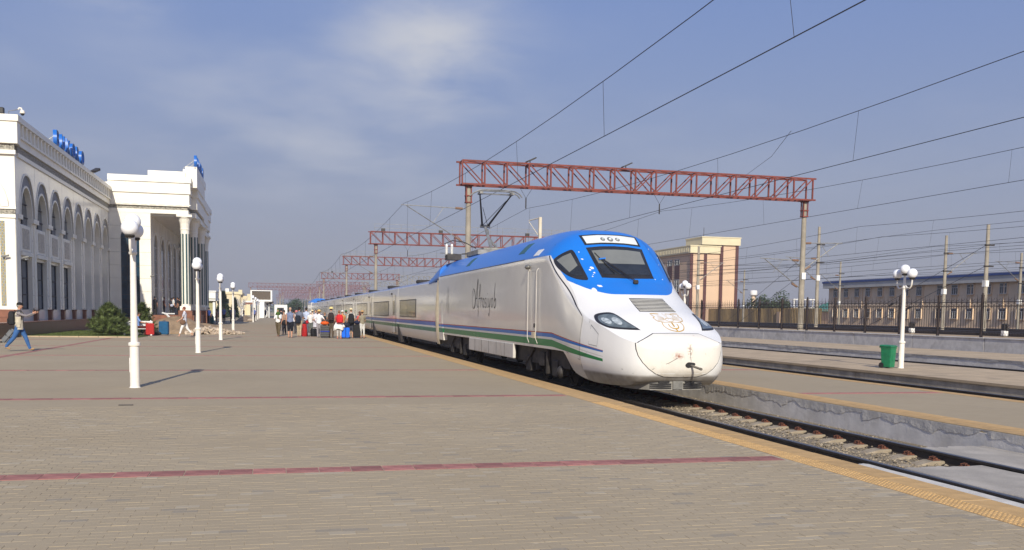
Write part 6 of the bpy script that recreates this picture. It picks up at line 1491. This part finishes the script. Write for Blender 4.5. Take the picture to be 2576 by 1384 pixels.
def duffel(label, loc, rz, r=(.25, .14, .13), c=(.5, .12, .02), cat='bag'):
    t = T('travel_bag', label, cat, loc, rz, 'luggage on the platform'); m = cloth(c, .7)
    MB().ball((0, 0, r[2]), r, 14, 9).build('bag_body', m, t, smooth='all')
    for e in (-1, 1): MB().tube([(-r[0]*.45, e*.05, r[2]*1.8), (-r[0]*.2, e*.05, r[2]*2.4), (r[0]*.2, e*.05, r[2]*2.4), (r[0]*.45, e*.05, r[2]*1.8)], .010, 5).build('handle', M['black'], t)
    return t
A = math.pi
# --- man photographing at the far left
def vest(t, s, hz, hc, hands):
    q = MB(); n = 16
    rs = []
    for z, a, c, op in ((.80, .150, .195, .30), (1.0, .145, .19, .3), (1.2, .135, .182, .3), (1.36, .135, .185, .34), (1.45, .10, .15, .5)):
        rs.append([(c*math.cos(A/2+op+(2*A-2*op)*k/n)*s, a*math.sin(A/2+op+(2*A-2*op)*k/n)*s, z*s) for k in range(n+1)])
    q.rings(rs, closed=False, cap=False).build('vest', cloth((.52, .47, .37)), t, smooth='all')
    for x in (.16,): MB().box(x*s, (x+.05)*s, -.06*s, .07*s, .88*s, 1.02*s).build('vest_pocket', cloth((.46, .41, .32)), t, bevel=.01)
    MB().box(-.06, .06, .50*s, .515*s, 1.53*s, 1.60*s).build('phone_case', M['black'], t)
person('man in black cap, beige vest and jeans striding while holding up a camera', (-9.08, 38.55, 0), rad(-88), 1.76, (.22, .20, .21), (.045, .12, .30), (.35, .23, .12), (.25, .24, .23), 0, 'long', 'long', (68, 4, 50), (70, 4, 46), (26, 8), (-24, 16), 1.12, 'cap', (.015, .015, .016), vox=.014, extra=vest, group='people walking near the station')
ph = T('camera', 'small black camera held up in both hands by the man in jeans', 'camera', (-8.50, 38.55, 1.47), rad(-88)); MB().box(-.06, .06, -.02, .02, .0, .075).build('camera_body', M['black'], ph, bevel=.006); MB().tube([(0, .02, .037), (0, .055, .037)], .025, 10).build('camera_lens', M['dark'], ph)
backpack('black backpack on the back of the man with the camera', (-9.08, 38.55, 0), rad(-88), 1, (.018, .018, .02), .98, .50, .32, .20, -.14)
cs = T('carry_case', 'grey hard carry case trailing behind the man with the camera', 'case', (-9.62, 38.5, .34), rad(-88)); cs.rotation_euler = (rad(-38), 0, rad(-88))
MB().box(-.13, .13, -.10, .10, 0, .56).build('shell', pbr('grey_case', (.13, .14, .15), .4), cs, bevel=.05, seg=2, smooth=True); MB().box(-.135, .135, -.105, .105, .26, .30).build('band', M['black'], cs, bevel=.04); MB().box(-.10, .10, -.07, .07, .555, .575).build('end_cap', M['steel'], cs, bevel=.01)
for x in (-.1, .1): MB().ball((x, -.05, -.03), .035, 8, 6).build('wheel', M['black'], cs)
# --- woman walking with suitcase, seated man, luggage by the bench
def shoulder_bag(c, x=.2):
    def f_(t, s, hz, hc, hands):
        pass
    return f_
person('short-haired woman in pale blouse and white capri trousers walking left', (-4.97, 58.2, 0), rad(92), 1.74, (.60, .60, .66), (.74, .72, .70), (.30, .22, .17), (.17, .045, .03), 0, 'crop', 'short', (24, 8, 30), (-16, 8, 16), (24, 6), (-22, 20), 1.08, group='people walking near the station')
bg2 = T('shoulder_bag', 'brown shoulder bag hanging at the hip of the walking woman', 'bag', (-5.05, 57.98, .88), rad(92)); MB().ball((0, 0, 0), (.08, .16, .15), 12, 8).build('bag_body', cloth((.16, .09, .055)), bg2, smooth='all'); MB().tube([(0, -.12, .10), (-.12, -.05, .35), (-.22, 0, .56), (-.1, .1, .35), (0, .12, .10)], .01, 5).build('strap', cloth((.10, .05, .035)), bg2)
suitcase('dark suitcase with pale piping pulled behind the walking woman', (-4.42, 58.25, .04), rad(95), .36, .24, .56, (.03, .03, .038), .38, 0, tilt=24)
person('man in light blue shirt and dark red trousers sitting on the white bench', (-7.92, 61.1, 0), rad(-80), 1.72, (.20, .33, .66), (.085, .028, .024), (.03, .025, .02), (.05, .03, .022), 1, 'long', 'short', (38, 6, 45), (42, 6, 40), (84, 84), (88, 78), 1.05, sit=True, lean=4, group='people resting by the station')
suitcase('tall red suitcase standing right of the bench', (-7.2, 61.0, 0), rad(12), .46, .32, .76, (.40, .022, .02), 0)
suitcase('teal blue suitcase standing between bench and sand heap', (-6.55, 62.5, 0), rad(-8), .56, .34, .86, (.012, .085, .19), .05)
duffel('small grey bag under the white bench', (-7.95, 60.7, 0), .4, (.2, .14, .12), (.20, .20, .21))
duffel('dark handbag lying between red and blue suitcases', (-6.95, 62.2, .0), .2, (.28, .12, .12), (.03, .03, .03))
# --- in the shade of the portico
for x, y, c, pc, H, lab in ((-10.35, 99, (.22, .10, .075), (.02, .02, .025), 1.68, 'person in dark brown top in the portico shade'), (-9.8, 100.5, (.03, .03, .04), (.02, .02, .02), 1.62, 'person in black half hidden in the portico shade'), (-9.5, 99.3, (.70, .69, .68), (.02, .02, .025), 1.72, 'person in white shirt with pale bag in the portico shade'), (-9.15, 100, (.035, .022, .02), (.02, .02, .02), 1.70, 'person in dark clothes right of the white shirt in the portico'), (-8.85, 98.5, (.02, .02, .022), (.02, .02, .02), 1.60, 'rightmost person in black in the portico beside the column'), (-10.75, 95.2, (.02, .02, .025), (.02, .02, .02), 1.7, 'person in black before the portico door')):
    person(lab, (x, y, 1.05 if y > 95.5 else 1.05), R.uniform(-2, 2), H, c, pc, skin=1, vox=.026, group='people in the portico shade')
duffel('white and blue bag held by the person in white in the portico', (-9.62, 98.95, 1.82), .3, (.16, .08, .14), (.45, .47, .60))
# --- beyond the columns
for x, y, c, pc, H, rz_, lab in ((-7.2, 110, (.012, .035, .16), (.015, .015, .02), 1.72, .5, 'man in dark blue shirt left of two, beside the last columns'), (-6.75, 108.5, (.018, .045, .20), (.012, .012, .015), 1.78, -.4, 'man in royal blue shirt leaning right beside the last columns'), (-6.2, 113, (.42, .26, .22), (.32, .19, .13), 1.66, 2, 'person in pinkish top behind the third lamp'), (-5.79, 121, (.12, .17, .40), (.012, .012, .016), 1.82, 3, 'policeman in light blue shirt and dark trousers, back turned, behind the rubble'), (-6.6, 128, (.10, .13, .34), (.015, .015, .02), 1.78, 2.6, 'man in blue shirt left of the policeman behind the third lamp'), (-5.1, 124, (.16, .16, .24), (.012, .012, .016), 1.78, -1.4, 'man in dark trousers leaning beside the fourth lamp'), (-4.75, 126, (.42, .40, .46), (.16, .18, .26), 1.76, 1.4, 'man in pale shirt hidden behind the fourth lamp'), (-2.66, 143.5, (.12, .16, .36), (.012, .01, .014), 1.80, .2, 'man in blue-grey shirt behind the first far lamp'), (-1.55, 204.5, (.02, .02, .05), (.012, .012, .02), 1.80, .1, 'man in navy clothes walking right of the white screen pillar'), (-5.5, 192, (.16, .05, .05), (.22, .24, .28), 1.74, 1, 'man in dark red shirt and pale trousers by the bare tree')):
    person(lab, (x, y, 0), rz_, H*(1.0 if y < 115 else 1.06), c, pc, skin=1, vox=.03, group='people farther along the platform')
backpack('teal backpack on the ground beside the person in pinkish top', (-6.75, 112, 0), 2.8, 1, (.01, .10, .11), .02, .95, .55, .35, .1)
# --- the waiting group
person('woman in green headscarf, white blouse and olive trousers walking', (.31, 62.2, 0), rad(165), 1.69, (.72, .71, .70), (.11, .085, .05), (.25, .12, .08), None, 0, 'long', 'long', (30, 6, 62), (30, 6, 62), (16, 3), (-17, 6), 1.04, scarf=(.055, .105, .018), vox=.017)
person('bald man in slate blue vest top and black knee shorts', (1.0, 59.3, 0), rad(-8), 1.80, (.17, .20, .31), (.010, .011, .017), (.20, .12, .08), (.42, .27, .19), 0, 'short', 'none', (6, 8, 18), (22, 8, 46), (4, 2), (-5, 2), 1.14, vox=.017)
person('dark-haired man in grey-blue shirt and beige trousers with striped shoes', (1.62, 62.5, 0), rad(-25), 1.84, (.14, .155, .21), (.46, .37, .25), (.30, .10, .08), (.016, .013, .012), 1, 'long', 'short', (18, 6, 50), (20, 8, 60), (4, 2), (-5, 3), 1.06, vox=.017)
backpack('black daypack worn low by the man in beige trousers', (1.62, 62.5, 0), rad(-25), 1, (.014, .018, .03), .82, .52, .34, .2, -.12)
person('woman in straw hat, white top and patterned grey trousers, hands on hips', (2.75, 59.95, 0), rad(0), 1.66, (.76, .75, .76), (.27, .25, .27), (.20, .16, .12), (.16, .10, .06), 0, 'long', 'short', (-12, 34, 70), (-12, 34, 70), (3, 2), (-4, 2), 1.0, 'straw', (.60, .42, .17), vox=.017)
person('man in pale yellow hat, grey shirt and brown trousers carrying a dark backpack', (3.45, 59.5, 0), rad(-6), 1.86, (.27, .24, .22), (.10, .075, .055), (.08, .06, .05), (.06, .04, .03), 1, 'long', 'short', (16, 8, 56), (8, 8, 30), (3, 2), (-3, 2), 1.1, 'bucket', (.72, .58, .25), vox=.017)
backpack('dark brown backpack on the man in the pale yellow hat', (3.45, 59.5, 0), rad(-6), 1, (.028, .018, .018), 1.02, .52, .34, .2, -.12)
def sweater(t, s, hz, hc, hands):
    rs = [[(c*math.cos(a)*s, a2*math.sin(a)*s, (z+.05*math.sin(a*3+1)*(z < .8))*s) for a in [2*A*k/18 for k in range(18)]] for z, a2, c in ((1.06, .14, .19), (.95, .17, .235), (.80, .20, .27), (.62, .23, .30), (.58, .21, .28))]
    MB().rings(rs, cap=False).build('tied_sweater', cloth((.74, .72, .70)), t, smooth='all')
    for e, z2 in ((-1, .50), (1, .72)): MB().tube([(e*.18*s, .02, .98*s), (e*.28*s, -.05, .8*s), (e*.34*s, -.04, z2*s)], [.05, .055, .04], 7).build('sweater_sleeve', cloth((.74, .72, .70)), t, smooth='all')
person('woman in coral top with white sweater tied at the waist and red shoes', (3.83, 57.9, 0), rad(4), 1.66, (.50, .10, .09), (.46, .44, .43), (.50, .05, .045), (.22, .12, .07), 0, 'crop', 'short', (22, 10, 44), (26, 10, 44), (4, 2), (-4, 2), 1.1, extra=sweater, vox=.017, lean=4)
backpack('bright red backpack on the woman with the white sweater', (3.83, 57.9, 0), rad(4), 1, (.55, .018, .022), .94, .50, .38, .26, -.10)
person('man in pale yellow cap, light shirt and dark shorts with a black backpack', (4.65, 59.4, 0), rad(-3), 1.80, (.52, .48, .42), (.05, .052, .07), (.16, .11, .08), (.20, .14, .08), 0, 'short', 'short', (6, 10, 22), (8, 10, 26), (4, 2), (-5, 3), 1.04, 'cap', (.70, .60, .38), vox=.017)
backpack('black backpack with white tag on the man in dark shorts', (4.65, 59.4, 0), rad(-3), 1, (.012, .012, .014), .88, .62, .36, .22, -.11)
person('woman in straw hat, patterned khaki top and pale cropped trousers by the platform edge', (5.31, 59.1, 0), rad(14), 1.66, (.25, .22, .16), (.54, .53, .51), (.035, .03, .03), (.2, .13, .08), 0, 'crop', 'short', (18, 6, 46), (18, 6, 46), (3, 2), (-4, 2), 1.02, 'straw', (.42, .26, .12), vox=.017)
grp2 = [(.72, 66, 'woman in flowered brown top behind the bald man', (.42, .27, .20), (.03, .03, .04), (.05, .03, .03), 1.64, None, (0, 0, 0), 1.0), (1.42, 70, 'woman in white shirt with dark hair behind the bald man', (.70, .66, .66), (.05, .05, .06), (.02, .015, .015), 1.64, None, 0, .4), (1.72, 74, 'person in pink headwear behind the dark-haired man', (.46, .14, .14), (.06, .06, .07), (.05, .03, .03), 1.62, 'bucket', (.60, .20, .20), 2), (2.24, 68, 'tall man with dark face in light blue shirt in the middle of the group', (.44, .50, .66), (.10, .10, .13), (.02, .015, .015), 1.84, None, 0, -.3), (2.45, 66, 'white-haired woman in white top behind the luggage', (.72, .68, .66), (.11, .12, .11), (.62, .60, .56), 1.60, None, 0, .1), (2.92, 69, 'woman in pale lilac dress, hand raised, behind the straw hats', (.58, .57, .63), (.50, .49, .55), (.10, .06, .04), 1.68, None, 0, 3.0), (3.22, 72, 'man with black hair in dark clothes at the back of the group', (.035, .03, .03), (.03, .03, .035), (.015, .012, .012), 1.70, None, 0, 2.6), (3.25, 63.5, 'person in black top holding an orange thing, behind the straw hat', (.02, .02, .022), (.05, .05, .06), (.25, .15, .09), 1.52, None, 0, -1.2), (4.45, 64, 'person in white cap and orange top behind the red backpack', (.56, .26, .10), (.16, .15, .15), (.3, .2, .12), 1.66, 'cap', (.74, .72, .70), .2), (5.05, 69, 'person in dark green cap far back, near the train side', (.22, .24, .22), (.08, .08, .09), (.05, .03, .03), 1.68, 'cap', (.04, .16, .06), .2), (.62, 78, 'man in black far behind the green headscarf', (.03, .03, .035), (.02, .02, .025), (.02, .015, .015), 1.74, None, 0, 0), (5.75, 66, 'person in red with long hair by the coach door', (.52, .10, .08), (.10, .07, .07), (.10, .04, .03), 1.62, None, 0, .5), (3.05, 78, 'person in beige hat at the very back of the group', (.55, .45, .36), (.2, .18, .15), (.1, .06, .04), 1.66, 'straw', (.62, .52, .36), 0)]
for x, y, lab, c, pc, hr, H, ht, hcol, rz_ in grp2:
    person(lab, (x, y, 0), rz_, H, c, pc, hair=hr, skin=1 if 'dark' in lab else 0, hat=ht, hatc=hcol or (.5, .5, .5), sleeve='none' if 'dress' in lab else 'short', skirt=.42 if 'dress' in lab else None, aL=(20, 8, 55) if R.random() < .6 else (4, 8, 14), aR=(15, 8, 60) if R.random() < .5 else (4, 8, 14), vox=.024, hairlen=.22 if 'long hair' in lab else 0)
# luggage of the group
t = T('travel_bag', 'tall slim red bag standing beside the beige trousers', 'bag', (1.93, 62.2, 0), .2, 'luggage on the platform'); MB().lathe([(.14, .0), (.19, .08), (.18, .45), (.14, .62), (.15, .74), (.11, .80), (.04, .82)], 14).build('bag_body', cloth((.38, .018, .018)), t, smooth=True); MB().tube([(-.1, -.1, .7), (-.16, -.16, .45), (-.12, -.14, .2)], .015, 5).build('strap', M['black'], t); MB().lathe([(.10, .80), (.12, .86), (.05, .90)], 10).build('bag_top', M['black'], t)
duffel('round red handbag held behind the tall red bag', (2.12, 63.2, .78), .3, (.13, .1, .12), (.42, .022, .03))
backpack('black backpack standing on the paving between the red bag and white top', (2.50, 62.5, 0), rad(35), 1, (.014, .014, .016), .0, .50, .42, .28, .05)
duffel('small grey bag on the ground next to the black backpack', (2.22, 62.6, 0), .4, (.17, .12, .12), (.20, .20, .20))
suitcase('charcoal suitcase standing alone further back in the group', (3.42, 92.5, 0), .1, .62, .32, .80, (.028, .030, .032), .35)
suitcase('beige suitcase beside the charcoal one further back', (3.95, 93, 0), .1, .52, .3, .84, (.42, .36, .27), 0)
duffel('cream bag lying on top of the beige suitcase', (3.85, 92.9, .84), 0, (.34, .2, .12), (.62, .56, .46))
suitcase('grey striped suitcase with blue strap under the orange bag', (3.05, 59.2, 0), 0, .52, .30, .76, (.055, .055, .055), .38, 6)
st2 = bpy.data.objects['suitcase']
tag(MB().box(-.268, .268, -.162, .162, -.03, .03).build('luggage_strap', cloth((.01, .03, .30))), 'blue luggage strap round the grey striped suitcase', 'strap').location = (3.05, 59.2, .40)
duffel('orange bag lying on top of the grey striped suitcase', (3.05, 59.2, .785), 0, (.26, .16, .12), (.62, .10, .015))
suitcase('bright blue suitcase with centre groove beside the red shoes', (4.22, 58.05, 0), 0, .46, .28, .66, (.008, .13, .70), 0, two=True)
duffel('dark navy bag lying on the bright blue suitcase', (4.25, 58.1, .69), 0, (.24, .15, .14), (.02, .022, .035))
suitcase('large black suitcase at the right end of the group', (5.0, 59.2, 0), 0, .50, .32, .82, (.014, .014, .015), .12)
duffel('navy bag lying on the large black suitcase', (5.02, 59.2, .85), 0, (.22, .14, .12), (.012, .016, .045))
duffel('black handbag hanging beside the flowered top', (.75, 65.2, .62), 0, (.2, .12, .2), (.012, .012, .014))

# ------------------------------------------------------------------ dusty air
hm = bpy.data.materials.new('haze'); hm.use_nodes = True; hn = hm.node_tree; hn.nodes.clear()
pv_ = hn.nodes.new('ShaderNodeVolumePrincipled'); pv_.inputs['Color'].default_value = (.80, .80, .86, 1); pv_.inputs['Density'].default_value = .00055; pv_.inputs['Anisotropy'].default_value = .2
ho = hn.nodes.new('ShaderNodeOutputMaterial'); hn.links.new(pv_.outputs[0], ho.inputs['Volume'])
stuff(MB().box(-4100, 4100, -450, 6100, -1.7, 30).build('haze', hm))
